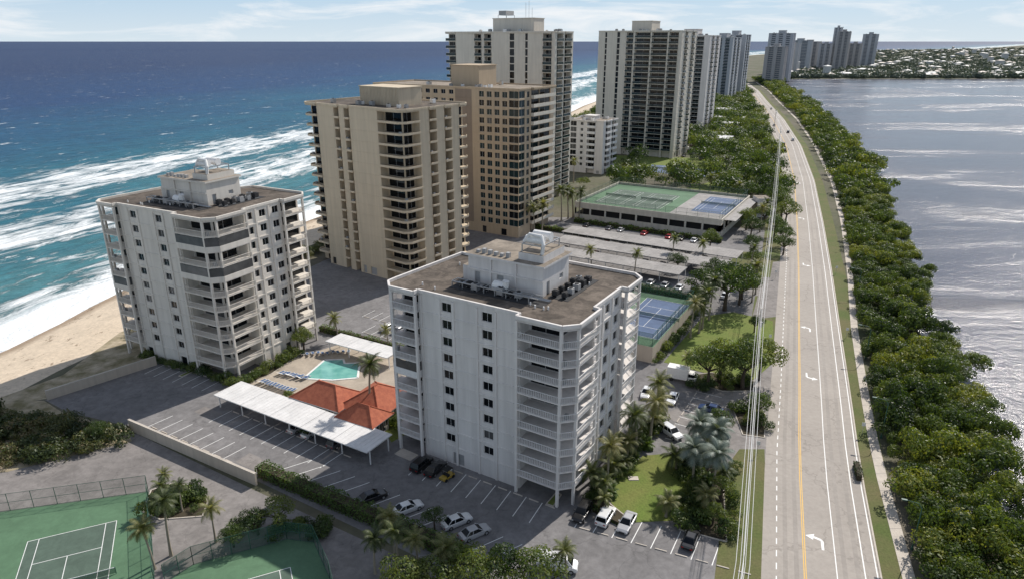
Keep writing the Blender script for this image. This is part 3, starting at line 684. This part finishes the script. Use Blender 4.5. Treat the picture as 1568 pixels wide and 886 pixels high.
mb.obj('courts',parent=g); fence('court_fence',[(25.3,260),(72.6,232.6),(94.5,270.2),(47.3,297)],6,3.2,4,None,g,True)
mb=MB(); mb.box(96,262,0,101,268,7.5,M_white,M_roof2); mb.obj('stair_tower',parent=g)
g=empty('tennis_podium'); mb=MB(); P=[(16.4,141.5),(30.3,133.5),(46.0,160.7),(32,168.5)]
mb.prism(P,0,3.8,M_wallp,M_green)
mb.prism([(29.6,136.2),(38,150.9),(38.25,150.75),(29.9,136)],.4,2.9,M_dark)
courtrect(mb,33.5,150.5,30,3.808,M_blue,11,24); court_lines(mb,33.5,150.5,30,3.815); mb.obj('podium',parent=g)
fence('court_fence',[(16.6,141.6),(30.2,133.8),(45.7,160.6),(32,168.2)],3.8,3,3,M_screen,g,True)
sheet('tennis_court_surround',[(-84,82),(-56.5,88.8),(-46.0,69.5),(-40,57),(-84,30)],.03,M_green)
sheet('tennis_court_surround',[(-44.8,69.8),(-42.6,73.1),(-31.6,78),(-27.7,77.4),(-23.7,70.5),(-14,48),(-36,50)],.033,M_green)
mb=MB(); courtrect(mb,-57.9,68.9,156,.037,M_dkgreen,10.97,23.77); court_lines(mb,-57.9,68.9,156,.042); mb.obj('tennis_court')
mb=MB(); courtrect(mb,-29.7,59.5,156,.037,M_dkgreen,10.97,23.77); court_lines(mb,-29.7,59.5,156,.042); mb.obj('tennis_court')
mb=MB(); courtrect(mb,-73.5,62,156,.037,M_dkgreen,10.97,23.77); court_lines(mb,-73.5,62,156,.042); mb.obj('tennis_court')
fence('court_fence',[(-84,82),(-56.5,88.8),(-46.0,69.5),(-40,57)],0,3,3); fence('court_fence',[(-44.8,69.8),(-42.6,73.1),(-31.6,78),(-27.7,77.4),(-23.7,70.5),(-14,48)],0,3,2.6,M_screen)
mb=MB(); courtrect(mb,90,362,30,.05,M_blue,40,22); court_lines(mb,84,366,30,.06); court_lines(mb,98,358,30,.06); mb.obj('tennis_court')
def hiproof(mb,x0,y0,x1,y1,z,h,mat):
    w=min(x1-x0,y1-y0)/2
    if x1-x0>=y1-y0: r0,r1=(x0+w,(y0+y1)/2,z+h),(x1-w,(y0+y1)/2,z+h)
    else: r0,r1=((x0+x1)/2,y0+w,z+h),((x0+x1)/2,y1-w,z+h)
    A,B,C,D=(x0,y0,z),(x1,y0,z),(x1,y1,z),(x0,y1,z)
    if x1-x0>=y1-y0:
        for f in ([A,B,r1,r0],[B,C,r1],[C,D,r0,r1],[D,A,r0]): mb.poly(f,mat)
    else:
        for f in ([A,B,r0],[B,C,r1,r0],[C,D,r1],[D,A,r0,r1]): mb.poly(f,mat)
    mb.tube([r0,r1],.12,6,mat)
    for c_,r in ((A,r0),(B,r1 if x1-x0>=y1-y0 else r0),(C,r1),(D,r0 if x1-x0>=y1-y0 else r1)): mb.tube([c_,r],.12,6,mat)
    mb.box(x0+.05,y0+.05,z-.2,x1-.05,y1-.05,z-.004,M_trim)
g=empty('clubhouse',(-42,112.5,0),math.radians(90-118)); mb=MB()
for (x0,y0,x1,y1) in ((.8,1.4,11.2,7.8),(11.0,3.0,19.2,12.4),(13,0,20.0,4.5)):
    for q in (((x0,y0),(x1,y0)),((x1,y0),(x1,y1)),((x1,y1),(x0,y1)),((x0,y1),(x0,y0))):
        L=math.hypot(q[1][0]-q[0][0],q[1][1]-q[0][1]); wall(mb,q[0],q[1],0,2.9,[(L*.15,L*.15+1.4,.9,2.2),(L*.45,L*.45+1.8,.1,2.3),(L*.75,L*.75+1.2,.9,2.2)],M_cream)
mb.obj('walls',parent=g); mb=MB(); hiproof(mb,0,.6,12,8.6,3.12,2.6,M_tile); hiproof(mb,10.2,2.2,20,13.2,3.14,3.0,M_tile); hiproof(mb,12.2,-.8,20.8,5.3,3.0,2.2,M_tile); mb.obj('tile_roof',parent=g)
mb=MB()
mb.box(-.32,-1,.28,.32,.4,.34,M_trim)
mb.poly([(-.32,.4,.34),(.32,.4,.34),(.32,1.0,.75),(-.32,1.0,.75)],M_trim); mb.poly([(-.27,-.9,.345),(.27,-.9,.345),(.27,.38,.345),(-.27,.38,.345)],plain('chair_blue',(.06,.12,.25)))
for x in (-.28,.28):
    for y in (-.9,.35): mb.box(x-.03,y-.03,.05,x+.03,y+.03,.28,M_trim)
lc=mb.mesh('lounge_chair')
for i in range(11): place(lc,'lounge_chair',(-51.2+i*.75,124.8-i*.42+R.uniform(-.2,.2),.05),math.radians(150+R.uniform(-12,12)))
for i in range(9): place(lc,'lounge_chair',(-48.5+i*.75,128.5-i*.3+R.uniform(-.3,.3),.05),math.radians(140+R.uniform(-15,15)))
for i in range(10): place(lc,'lounge_chair',(-46.5+i*1.1,137.4+i*.15+R.uniform(-.3,.3),.05),math.radians(200+R.uniform(-15,15)))
# ---------------------------------------------------------------- vegetation prototypes
def blobset(n,rad,zc,br):
    out=[]
    for i in range(n):
        t=R.uniform(0,6.283); r=rad*math.sqrt(R.random()); out.append((r*math.cos(t),r*math.sin(t),zc+R.uniform(-.35,.35)*br,br*R.uniform(.5,1.15)))
    return out
def clump(name,mat,n=900,rad=2.2,zc=2.2,br=1.7,size=.42,nb=8):
    mb=MB(); crown(mb,blobset(nb,rad,zc,br),n,size,mat,-.5); return mb.mesh(name)
MANG=[clump('mangrove_clump',F_mang,1700,2.5,2.4,1.4,.36,9) for _ in range(6)]
MANGF=[clump('mangrove_far',F_mang,480,3.8,3.0,2.4,.85) for _ in range(4)]
TREEF=[clump('tree_far',F_tree,520,3.6,4.2,2.7,.85) for _ in range(4)]
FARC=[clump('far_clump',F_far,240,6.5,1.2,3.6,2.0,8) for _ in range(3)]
DUNE=[clump('dune_clump',F_dune,800,2.2,.8,1.0,.34,9) for _ in range(3)]
BUSH=[clump('bush_clump',F_tree,500,.8,.8,.8,.26,6) for _ in range(3)]
HT=[]
for i in range(4):
    mb=MB(); h=R.uniform(2.2,3); mb.tube([(0,0,0),(.1,.05,h*.5),(0,.1,h)],[.28,.22,.18],7,M_bark); bl=[]
    for k in range(9):
        t=k*.8+R.uniform(-.3,.3); r=R.uniform(1.2,2.8); e=(r*math.cos(t),r*math.sin(t),h+R.uniform(.8,2.4)); mb.tube([(0,.1,h-.2),(e[0]*.5,e[1]*.5,h+.6),e],[.13,.09,.04],5,M_bark); bl.append((*e,R.uniform(.8,1.55)))
    bl.append((0,0,h+2.6,1.6)); crown(mb,bl,2400,.31,F_tree,-.6); HT.append(mb.mesh('broadleaf_tree'))
def palmmesh(h,mat,nfr=22,fl=2.8,wide=.15,fan=False,lean=.5):
    mb=MB(); pts=[];rad=[]
    for i in range(7):
        t=i/6; pts.append((lean*t*t,lean*.3*t,h*t)); rad.append(.20-.08*t+(.08 if i==0 else 0))
    mb.tube(pts,rad,7,M_wood); top=Vector(pts[-1])
    crown(mb,[(top.x,top.y,top.z-.1,.35)],40,.3,mat,-1)
    for i in range(nfr):
        a=i*2.399+R.uniform(-.2,.2); el=math.radians(75-115*(i/nfr)+R.uniform(-8,8)); L=fl*R.uniform(.8,1.1)
        d=Vector((math.cos(a),math.sin(a),0)); side=Vector((-math.sin(a),math.cos(a),0)); p=top.copy(); prev=p.copy(); ns=9
        for k in range(ns):
            t=(k+1)/ns; ang=el-1.35*t*t; stp=(d*math.cos(ang)+Vector((0,0,1))*math.sin(ang))*L/ns; q=prev+stp
            mb.poly([tuple(prev-side*.025),tuple(prev+side*.025),tuple(q+side*.02),tuple(q-side*.02)],mat)
            ll=(.62 if not fan else .8)*math.sin(math.pi*min(.97,.12+t*.85))*fl/2.6
            fwd=stp.normalized()
            for sg in (-1,1):
                for u in (0,.5):
                    b0=prev+stp*u; tip=b0+side*sg*ll+fwd*ll*.55-Vector((0,0,1))*ll*.35
                    mb.poly([tuple(b0-fwd*wide*.5),tuple(b0+fwd*wide*.5),tuple(tip+fwd*.02)],mat)
            prev=q
    return mb.mesh('palm')
PALM=[palmmesh(h,F_palm) for h in (6,7.5,9,8)]
SILV=[palmmesh(h,F_silver,24,3.0,.2,True,.2) for h in (6,7.5)]
SHORTP=[palmmesh(h,F_palm,18,2.2) for h in (2,3)]
BIRD=[palmmesh(1.2,F_hedge,22,2.4,.3)]
def scatter(name,protos,pts,s0,s1,z=0):
    e=empty(name)
    for (x,y) in pts: 
        s=R.uniform(s0,s1); place(R.choice(protos),name+'_clump',(x,y,z),R.uniform(0,6.28),(s,s,s*R.uniform(.75,1.35)),e)
pts=[]; y=45
while y<300:
    x0=walkX(y)+2.8; x1=lakeX(y)+.8; n=max(1,int((x1-x0)/2.9))
    for i in range(n+1): pts.append((x0+(x1-x0)*i/n+R.uniform(-1.3,1.3)+(R.uniform(-2.5,1.5) if i==n else 0),y+R.uniform(-1.4,1.4)))
    y+=2.9
scatter('mangrove_trees',MANG,pts,.6,1.35,-.3)
pts=[]
while y<1240:
    x0=walkX(y)+4.5; x1=max(lakeX(y)+R.uniform(-3,4),x0+8); n=max(1,int((x1-x0)/5))
    for i in range(n+1): pts.append((x0+(x1-x0)*i/n+R.uniform(-1.5,1.5),y+R.uniform(-2,2)))
    y+=5 if y<600 else 8
scatter('mangrove_trees',MANGF,pts,.7,1.45,-.3)
RECT=[(-55,262,62),(55,266,46),(0,300,34),(40,350,20),(75,415,38),(90,362,22),(130,530,28),(228,800,34)]
pts=[]; y=290
while y<1500:
    x=shoreX(y)+40
    while x<roadX(y)-11:
        if R.random()<.8 and not any(math.hypot(x-a_,y-b_)<r for a_,b_,r in RECT) and not(y<400 and x<roadX(y)-30 and R.random()<.5): pts.append((x+R.uniform(-3,3),y+R.uniform(-3,3)))
        x+=7.5
    y+=7.5
scatter('roadside_trees',TREEF,pts,.7,1.5)
pts=[]
for i in range(3400):
    y=1275+4200*R.random()**2.2; x=R.uniform(.36,.80)*y
    if x>shoreX(y)+40: pts.append((x,y))
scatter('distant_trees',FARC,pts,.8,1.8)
pts=[(R.uniform(-112,-66),R.uniform(86,119)) for _ in range(420)]
def inpoly(p,P):
    c=False
    for i in range(len(P)):
        a_,b_=P[i],P[i-1]
        if (a_[1]>p[1])!=(b_[1]>p[1]) and p[0]<(b_[0]-a_[0])*(p[1]-a_[1])/(b_[1]-a_[1])+a_[0]: c=not c
    return c
DP=[(-112,108),(-98,114),(-88,111),(-72,105.5),(-69,102.5),(-80,96),(-92,92),(-112,86)]
sheet('dune_ground',[(-112,112),(-99,117.5),(-91,117.2),(-85,113),(-68.9,106.2),(-66.5,103),(-82,94),(-96,91),(-120,84)],.018,M_dsand)
scatter('dune_scrub',DUNE,[p for p in pts if inpoly(p,DP)],.4,1.4)
BP=[(shoreX(y)+33+R.uniform(-3,3),y) for y in range(150,620,3)]
scatter('beachfront_shrubs',DUNE,BP,1.0,1.9)
for (x,y,s,k) in [(55,164,2.1,0),(46.3,122,1.7,1),(51,126,1.4,2),(45.5,110.6,.8,3),(39.5,122.5,1.4,2),(42.5,125,1.5,0),(58,150,.7,1),(62,172,1.2,3),(50,196,.9,0),(66,219,1.1,1),(84,232,1.2,2),(92,222,1.2,3),(95,250,1.3,0),(106,262,1.6,1),(103,250,1.5,2),(108,275,1.7,3),(100,285,1.5,0),(-11.1,80.1,.55,2),(-36,104,.4,1),(30,96,.8,0),(34,99,.9,1),(36,104,.85,2),(54,180,1.0,1),(74,200,.9,0),(78,214,1.0,3),(20,172,.9,0),(-5,176,.8,1),(58,186,1.1,2),(70,186,1.0,1),(66,180,1.0,3),(29,81,.6,1),(31.5,86,.7,2),(60,168,1.5,1),(50,170,1.4,2),(48,165,1.0,3),(86,243,1.3,1),(88,212,1.1,0),(93,234,1.2,2),
    (-5,66.5,1.2,0),(-1,68.5,1.1,1),(3,66,1.2,2),(-10,67,1.0,3),(-36,79,.7,1),(-33.5,80,.8,2),(-38.5,76.5,.6,0),(12,330,1.5,2),(60,330,1.5,1),(100,310,1.6,0),(112,300,1.5,2),(118,320,1.7,1),(-49,141.5,.8,3),(-72,103,.6,0),(-47,140,.9,1),(-17,176,.9,2),(-28,182,.8,0),(2,186,.9,3),(-13,66,1.1,1),(-7,69.5,.9,2)]:
    place(HT[k],'broadleaf_tree',(x,y,0),R.uniform(0,6.28),s*1.0)
for (x,y,s,k) in [(-26.2,110.6,1.25,2),(-40.6,145.7,.95,0),(-47.4,72.3,.9,1),(-46.4,74.8,1.0,2),(-41.4,77.4,.8,1),(44.6,149.5,1.2,0),(46,152,1.3,1),(49.2,157.6,1.2,2),(42,147,1.1,3),(24.3,199.1,1,0),(36,190,1,1),(21.9,259.9,1.5,1),(19,256,1.4,2),(24,262,1.6,0),(26,258,1.4,3),(10.9,240.6,1.4,1),(8,236,1.3,3),(-8,70,1.0,0),(-15,72,.9,1),(-12,70.5,.8,3),(-18,71.5,.9,0),(-16,75,.85,1),(7,69,.8,1),(60,205,1,0),(50.5,206,1,1),(-52,85,.7,0),(-49,84,.6,1),(-53,88,.6,0),(64,170,1,0),(67,176,1.1,1),(30,330,1.2,2),(88,300,1.2,1),(98,290,1.2,0),(104,330,1.3,2),(-28,141,.8,0),(90,240,1.2,1),(98,256,1.2,0),(72,196,1.0,1),(36,126,.8,0)]:
    place(PALM[k],'palm_tree',(x,y,0),R.uniform(0,6.28),s)
for (x,y,s,k) in [(28.5,90.8,1.1,0),(30.7,87.5,1.05,1),(32.5,93.5,1.1,1),(31,98,1.1,0)]: place(SILV[k],'silver_palm_tree',(x,y,0),R.uniform(0,6.28),s)
for (x,y,s) in [(12.8,88.3,1.3),(14.2,86,1.2),(15,90.5,1.2),(16.5,93,1.3),(19,96,1.4),(21,99,1.3),(24,102.5,1.4),(26,106,1.3),(22.7,82.9,1.2),(26.5,110,1.3),(14,84,.9),(18,94.5,1.0),(29,84,1.2),(20.5,101,1.2),(23,105,1.3),(17.3,96.5,1.2),(28,114,1.2),(27,95,1.4),(33,89.5,1.3)]:
    place(R.choice(SHORTP+PALM[:1]),'palm_tree',(x,y,0),R.uniform(0,6.28),s*.95)
pts=[]
for i in range(70): t=i/69; pts.append((12+14.5*t+R.uniform(-.8,1.3),86.5+22*t+R.uniform(-.8,.8)))
for i in range(50): t=i/49; pts.append((25+6*t+R.uniform(-1.6,1.6),79+20*t+R.uniform(-1,1)))
for i in range(30): pts.append((R.uniform(36,48),R.uniform(121,127)))
for i in range(12): pts.append((R.uniform(42,46),R.uniform(106,114)))
for i in range(26): t=i/25; pts.append((-55.5+8*t+R.uniform(-.6,.6),122+16*t+R.uniform(-.8,.8)))
for i in range(22): pts.append((R.uniform(-55,-47),R.uniform(83,89)))
for i in range(20): pts.append((-34+R.uniform(-6,8),79+R.uniform(-1,2)))
for i in range(26): pts.append((31+i*.6+R.uniform(-.5,.5),133.5+i*1.04+R.uniform(-.5,.5)))
for i in range(40): t=i/39; pts.append((-44+25*t+R.uniform(-1,1),118-11*t+R.uniform(-1,1)))
for i in range(60):
    t=i/59
    if t>.35 and R.random()<.5: pts.append((27+10*t+R.uniform(-1,1),66+34*t+R.uniform(-1,1)))
for i in range(24): t=i/23; pts.append((-82+26*t+R.uniform(-.4,.4),136.6-13.5*t+R.uniform(-.4,.4)))
scatter('shrubs',BUSH,pts,.6,1.3)
for (x,y) in [(17,93),(20,97),(23,101),(15,88),(28,82),(31,91)]: place(BIRD[0],'bird_of_paradise_plant',(x,y,0),R.uniform(0,6),R.uniform(.6,.8))
mb=MB()
WH=plain('house_white',(.55,.55,.54)); RF=plain('house_roof',(.36,.36,.36)); RT=plain('house_roof_red',(.30,.24,.21))
for i in range(260):
    y=1275+3600*R.random()**1.6; x=R.uniform(.37,.80)*y
    if x<shoreX(y)+60: continue
    a_,b_,h=R.uniform(10,20),R.uniform(8,12),R.uniform(3.5,7)
    if R.random()<.06: h=R.uniform(12,20)
    mb.box(x,y,0,x+a_,y+b_,h,WH,RF); hiproof(mb,x-.6,y-.6,x+a_+.6,y+b_+.6,h+.25,2.2,R.choice([RF,RT,RF,WH]))
mb.obj('distant_houses')
for (x,y,a_,b_,h) in [(70,480,18,12,6),(100,470,16,12,5),(120,450,20,14,6),(128,480,16,12,5),(150,520,20,12,7),(110,510,22,14,5),(165,570,22,14,6),(180,640,24,14,6),(140,600,20,16,7)]:
    mb=MB(); mb.box(0,0,0,a_,b_,h,M_white,M_roof2); mb.box(-.3,-.3,h,a_+.3,b_+.3,h+.4,M_trim,M_metal)
    for i in range(int(a_/3)): mb.box(1+i*3,-.05,1,2.6+i*3,.02,2.5,M_g1)
    mb.obj('lowrise_house',(x,y,0),math.radians(-30))
# ---------------------------------------------------------------- vehicles
CARC={}
def carpaint(n,c):
    m,nt,b=newmat('car_paint_'+n); b.inputs['Base Color'].default_value=(*c,1); b.inputs['Roughness'].default_value=.28; b.inputs['Coat Weight'].default_value=.6; b.inputs['Metallic'].default_value=.2; return m
PC={'white':carpaint('white',(.75,.75,.75)),'black':carpaint('black',(.012,.012,.014)),'silver':carpaint('silver',(.45,.45,.46)),'grey':carpaint('grey',(.10,.10,.11)),'blue':carpaint('blue',(.03,.06,.16)),'red':carpaint('red',(.35,.02,.02)),'yellow':carpaint('yellow',(.45,.30,.04))}
M_tire=plain('tire',(.02,.02,.02),.8); M_hl=plain('headlight',(.7,.7,.7),.1); M_tl=plain('taillight',(.35,.01,.01),.2)
def carmesh(kind,col):
    if (kind,col) in CARC: return CARC[(kind,col)]
    m=PC[col]; mb=MB()
    if kind=='sedan': st=[(-2.35,.70,.35,.62),(-2.25,.84,.25,.86),(-1.6,.90,.22,.95),(-.8,.91,.20,.93),(.6,.91,.20,.92),(1.2,.90,.22,.88),(2.0,.86,.25,.76),(2.3,.74,.30,.60)]; cb=(-1.75,1.05,.93,-1.05,.30,1.42,.80,.60)
    elif kind=='suv': st=[(-2.3,.78,.38,.80),(-2.22,.88,.30,1.05),(-1.6,.93,.26,1.10),(0,.94,.25,1.08),(.9,.94,.26,1.05),(1.4,.92,.28,1.02),(2.1,.88,.30,.90),(2.35,.76,.36,.68)]; cb=(-2.15,1.1,1.06,-1.85,.45,1.70,.84,.68)
    else: st=[(-2.7,.90,.40,1.0),(-2.65,.96,.30,1.2),(-1.6,.98,.28,1.25),(0,.98,.28,1.25),(1.6,.98,.28,1.22),(2.2,.95,.30,1.1),(2.6,.90,.32,.95),(2.75,.80,.36,.70)]; cb=(-2.65,2.1,1.22,-2.6,1.35,2.15,.92,.80)
    base=len(mb.v); k=mb.mi(m)
    for x,hw,zb,zt in st:
        for (y,z) in ((-hw*.94,zb),(-hw,zb+(zt-zb)*.45),(-hw*.97,zt-.06),(-hw*.80,zt),(hw*.80,zt),(hw*.97,zt-.06),(hw,zb+(zt-zb)*.45),(hw*.94,zb)): mb.v.append((x,y,z))
    for i in range(len(st)-1):
        for j in range(8):
            j2=(j+1)%8; mb.f.append((base+i*8+j,base+(i+1)*8+j,base+(i+1)*8+j2,base+i*8+j2)); mb.m.append(k)
    mb.f.append(tuple(base+j for j in range(8))); mb.m.append(k); e=base+(len(st)-1)*8; mb.f.append(tuple(e+7-j for j in range(8))); mb.m.append(k)
    xb0,xb1,zb,xr0,xr1,zr,hb,hr=cb
    B=[(xb0,-hb,zb),(xb1,-hb,zb),(xb1,hb,zb),(xb0,hb,zb)]; T=[(xr0,-hr,zr),(xr1,-hr,zr),(xr1,hr,zr),(xr0,hr,zr)]
    for i in range(4):
        j=(i+1)%4; g=M_g1 if not(kind=='van' and i in(0,2,3)) else m; mb.poly([B[i],B[j],T[j],T[i]],g); mb.tube([B[i],T[i]],.055,5,m,False)
    for i in (0,2):
        j=(i+1)%4
        for t in ((.38,.40) if kind!='suv' else (.33,.68)):
            b0=Vector(B[i]).lerp(Vector(B[j]),t); t0=Vector(T[i]).lerp(Vector(T[j]),t); mb.tube([b0,t0],.045,4,m,False)
    b2=len(mb.v)
    mb.v.extend([(xr0-.05,-hr-.03,zr-.03),(xr1+.05,-hr-.03,zr-.03),(xr1+.05,hr+.03,zr-.03),(xr0-.05,hr+.03,zr-.03),(xr0+.12,-hr+.1,zr+.05),(xr1-.12,-hr+.1,zr+.05),(xr1-.12,hr-.1,zr+.05),(xr0+.12,hr-.1,zr+.05)])
    for f in ((0,1,5,4),(1,2,6,5),(2,3,7,6),(3,0,4,7),(4,5,6,7)): mb.f.append(tuple(b2+q for q in f)); mb.m.append(k)
    w=st[3][1]; wr=.33 if kind=='sedan' else .37
    for x in (st[1][0]+.85,st[-1][0]-.85):
        for sg in (-1,1):
            mb.tube([(x,sg*(w-.22),wr),(x,sg*(w+.02),wr)],wr,14,M_tire); mb.tube([(x,sg*(w+.021),wr),(x,sg*(w+.03),wr)],wr*.6,10,M_steel)
    xf=st[-1][0]; xr=st[0][0]; zf=st[-1][3]
    for sg in (-1,1):
        mb.box(xf-.16,sg*.62-.14,zf-.14,xf+.01,sg*.62+.14,zf-.02,M_hl); mb.box(xr-.01,sg*.6-.16,st[0][3]-.12,xr+.12,sg*.6+.16,st[0][3]+.04,M_tl)
        mb.box(xb1-.45,sg*(hb+.16)-.1,zb-.02,xb1-.25,sg*(hb+.16)+.1,zb+.12,m)
    mb.box(xf-.02,-.4,st[-1][2]+.02,xf+.02,.4,st[-1][2]+.16,M_tire)
    CARC[(kind,col)]=mb.mesh(kind+'_'+col); return CARC[(kind,col)]
def car(x,y,az,kind='sedan',col='white',name='parked_car',z=.012): place(carmesh(kind,col),name,(x,y,z),math.radians(90-az))
for c in [(-21.3,86.9,57,'sedan','black'),(-15.5,84.3,57,'sedan','white'),(-8.0,81.3,57,'sedan','white'),(-5.3,78.9,57,'sedan','silver'),
 (10.4,83.2,208,'suv','black'),(13.7,82.3,28,'suv','white'),(16.6,81.0,208,'sedan','silver'),(25,77.6,28,'sedan','black'),
 (-14.8,95.3,30,'suv','black'),(-12.4,94.2,30,'sedan','black'),(26.5,119.6,200,'sedan','white'),(31.2,117.2,205,'sedan','white'),(28.2,105,150,'suv','white'),(37.5,113.2,300,'sedan','blue'),
 (-38.3,107.0,32,'sedan','silver'),(-35.4,105.4,32,'sedan','white'),(-50,116,32,'sedan','grey'),(-30,102,32,'suv','grey'),
 (-30,152,30,'sedan','white'),(-27,150.5,30,'sedan','silver'),(-21,147,30,'sedan','white'),(-24,149,30,'suv','grey')]: car(*c)
car(6.0,72.5,100,'van','white','parked_van')
mb=MB(); mb.box(-1.2,-.6,.3,1.2,.6,.65,PC['yellow']); mb.box(-.3,-.55,.65,.1,.55,1.0,M_tire); mb.box(-.5,-.6,1.75,.9,.6,1.82,M_tire)
for x in(-.45,.85):
    for y in(-.55,.55): mb.box(x-.03,y-.03,.6,x+.03,y+.03,1.76,M_tire)
for x in(-.8,.8):
    for y in(-.6,.6): mb.tube([(x,y-.1,.28),(x,y+.1,.28)],.28,10,M_tire)
mb.obj('utility_cart',(-10.4,92.2,0),.9)
mb=MB(); mb.box(-3,-1.1,.7,1.2,1.1,3.0,M_trim); mb.box(1.25,-1.0,.5,2.9,1.0,1.5,M_trim); mb.prism([(1.3,-.95),(2.5,-.95),(2.5,.95),(1.3,.95)],1.5,2.2,M_g1,M_trim)
for x in(-2,2.1):
    for y in(-1,1): mb.tube([(x,y-.12,.42),(x,y+.12,.42)],.42,12,M_tire)
mb.obj('box_truck',(35.0,125.5,.05),math.radians(-25),)
for i in range(9):
    for (bx,by) in ((20,231),(15,219)):
        if R.random()<.8: t=4+i*5.6; car(bx+azv(121)[0]*t-1,by+azv(121)[1]*t,30,R.choice(['sedan','suv']),R.choice(['white','silver','black','grey','red']))
for i in range(12):
    if R.random()<.7: car(18+azv(120)[0]*i*4.2,197+azv(120)[1]*i*4.2,30,'sedan',R.choice(['white','grey','black','silver']))
for i in range(10):
    if R.random()<.8: car(28+azv(120)[0]*i*4.5,248+azv(120)[1]*i*4.5,30,'sedan',R.choice(['white','grey','black','red','silver']))
for (y,o,c) in ((430,-3.5,'black'),(455,-3.5,'grey'),(478,4,'white'),(560,-3.5,'white'),(640,-3.5,'black'),(700,4,'white'),(520,4,'grey')):
    p=rx(y,o); car(p[0],p[1],21,'suv',c,'moving_car',.032)
for i in range(14): car(105+R.uniform(-6,14),400+i*9,R.choice([30,120]),'sedan',R.choice(['white','silver','grey']))
# ---------------------------------------------------------------- poles, wires, lamps, signs
WP=[(-28,-70),(0,0),(24.5,58),(50.2,127.6),(88,225),(125.5,323),(166,430),(205,545)]
for (x,y) in WP[3:]:
    mb=MB(); mb.tube([(0,0,0),(0,0,15.2)],[.22,.13],10,M_conc); mb.box(-.75,-.08,13.3,.75,.08,13.5,M_conc)
    for q in (-.7,-.25,.25,.7): mb.tube([(q,0,13.5),(q,0,13.8)],.05,6,M_grey)
    mb.tube([(.35,0,11.2),(.35,0,12.3)],.25,8,M_grey); mb.obj('utility_pole',(x,y,0),math.radians(-20))
mb=MB()
for i in range(1,len(WP)-1):
    a_,b_=WP[i],WP[i+1]; t=azv(110)
    for o,zz,r in ((-.7,13.8,.03),(-.25,13.8,.03),(.25,13.8,.03),(.7,13.8,.03),(0,15.2,.03),(.1,12.6,.05)):
        pt=[]
        for k in range(9):
            u=k/8; pt.append((a_[0]+(b_[0]-a_[0])*u+t[0]*o,a_[1]+(b_[1]-a_[1])*u+t[1]*o,zz-.7*4*u*(1-u)))
        mb.tube(pt,r,4,M_trim,False)
mb.obj('power_lines')
mb=MB(); mb.tube([(0,0,0),(0,0,6.8),(-.5,0,7.5),(-2,0,7.7)],[.11,.07,.05,.04],8,M_green_post); mb.box(-2.6,-.14,7.6,-1.9,.14,7.74,M_green_post); mb.tube([(0,0,0),(0,0,.5)],.18,8,M_green_post)
LM=mb.mesh('street_lamp')
for y in (76,104,136,175,220,270,330,400): place(LM,'street_lamp',(walkX(y)+.6,y,0),math.radians(-20))
mb=MB(); mb.tube([(0,0,0),(0,0,2.6)],.04,6,M_steel); mb.box(-.3,-.05,1.9,.3,-.03,2.6,M_trim)
SG=mb.mesh('traffic_sign')
for y,o in ((108,8.4),(150,8.4),(196,8.4),(140,-8.3),(186,-8.3),(96,-8.6)): p=rx(y,o); place(SG,'traffic_sign',(p[0],p[1],0),math.radians(-20))
# ---------------------------------------------------------------- world, sun, camera
AZ,EL=41,43
w=bpy.data.worlds.new('World'); bpy.context.scene.world=w; w.use_nodes=True; nt=w.node_tree; bg=nt.nodes['Background']
sk=nt.nodes.new('ShaderNodeTexSky'); sk.sky_type='NISHITA'; sk.sun_disc=False; sk.sun_elevation=math.radians(EL); sk.sun_rotation=math.radians(AZ); sk.air_density=1.0; sk.dust_density=.4; sk.ozone_density=1.5
tc=nt.nodes.new('ShaderNodeTexCoord'); sz=nt.nodes.new('ShaderNodeSeparateXYZ'); nt.links.new(tc.outputs['Generated'],sz.inputs[0])
mp=nt.nodes.new('ShaderNodeMapping'); mp.inputs['Scale'].default_value=(1,1,6); nt.links.new(tc.outputs['Generated'],mp.inputs[0])
hz=mix(nt,ramp(nt,sz.outputs[2],[(0,.97),(.08,.85),(.30,0)]),sk.outputs[0],mix(nt,ramp(nt,sz.outputs[2],[(0,0),(.06,1)]),(6.8,7.9,8.7),(4.7,6.6,8.6)))
n1=noise_(nt,mp.outputs[0],5,8,.62,.5); cm=ramp(nt,n1,[(.46,0),(.64,.85)])
nt.links.new(mix(nt,cm,hz,(9.2,9.4,9.6)),bg.inputs[0]); bg.inputs[1].default_value=.10
sd=Vector((math.sin(math.radians(AZ))*math.cos(math.radians(EL)),math.cos(math.radians(AZ))*math.cos(math.radians(EL)),math.sin(math.radians(EL))))
L=bpy.data.lights.new('sun','SUN'); L.energy=5.0; L.angle=math.radians(.53); L.color=(1,.94,.86); o=bpy.data.objects.new('sun',L); SC.objects.link(o); o.rotation_euler=sd.to_track_quat('Z','Y').to_euler(); o.location=(0,0,200)
cam=bpy.data.cameras.new('camera'); cam.lens=24; cam.sensor_width=36; cam.clip_end=60000; cam.clip_start=.5
o=bpy.data.objects.new('camera',cam); SC.objects.link(o); o.location=(0,0,66); o.rotation_euler=(math.radians(90-20.15),0,0); bpy.context.scene.camera=o
bpy.context.scene.view_settings.view_transform='Standard'; bpy.context.scene.view_settings.look='None'; bpy.context.scene.view_settings.exposure=0
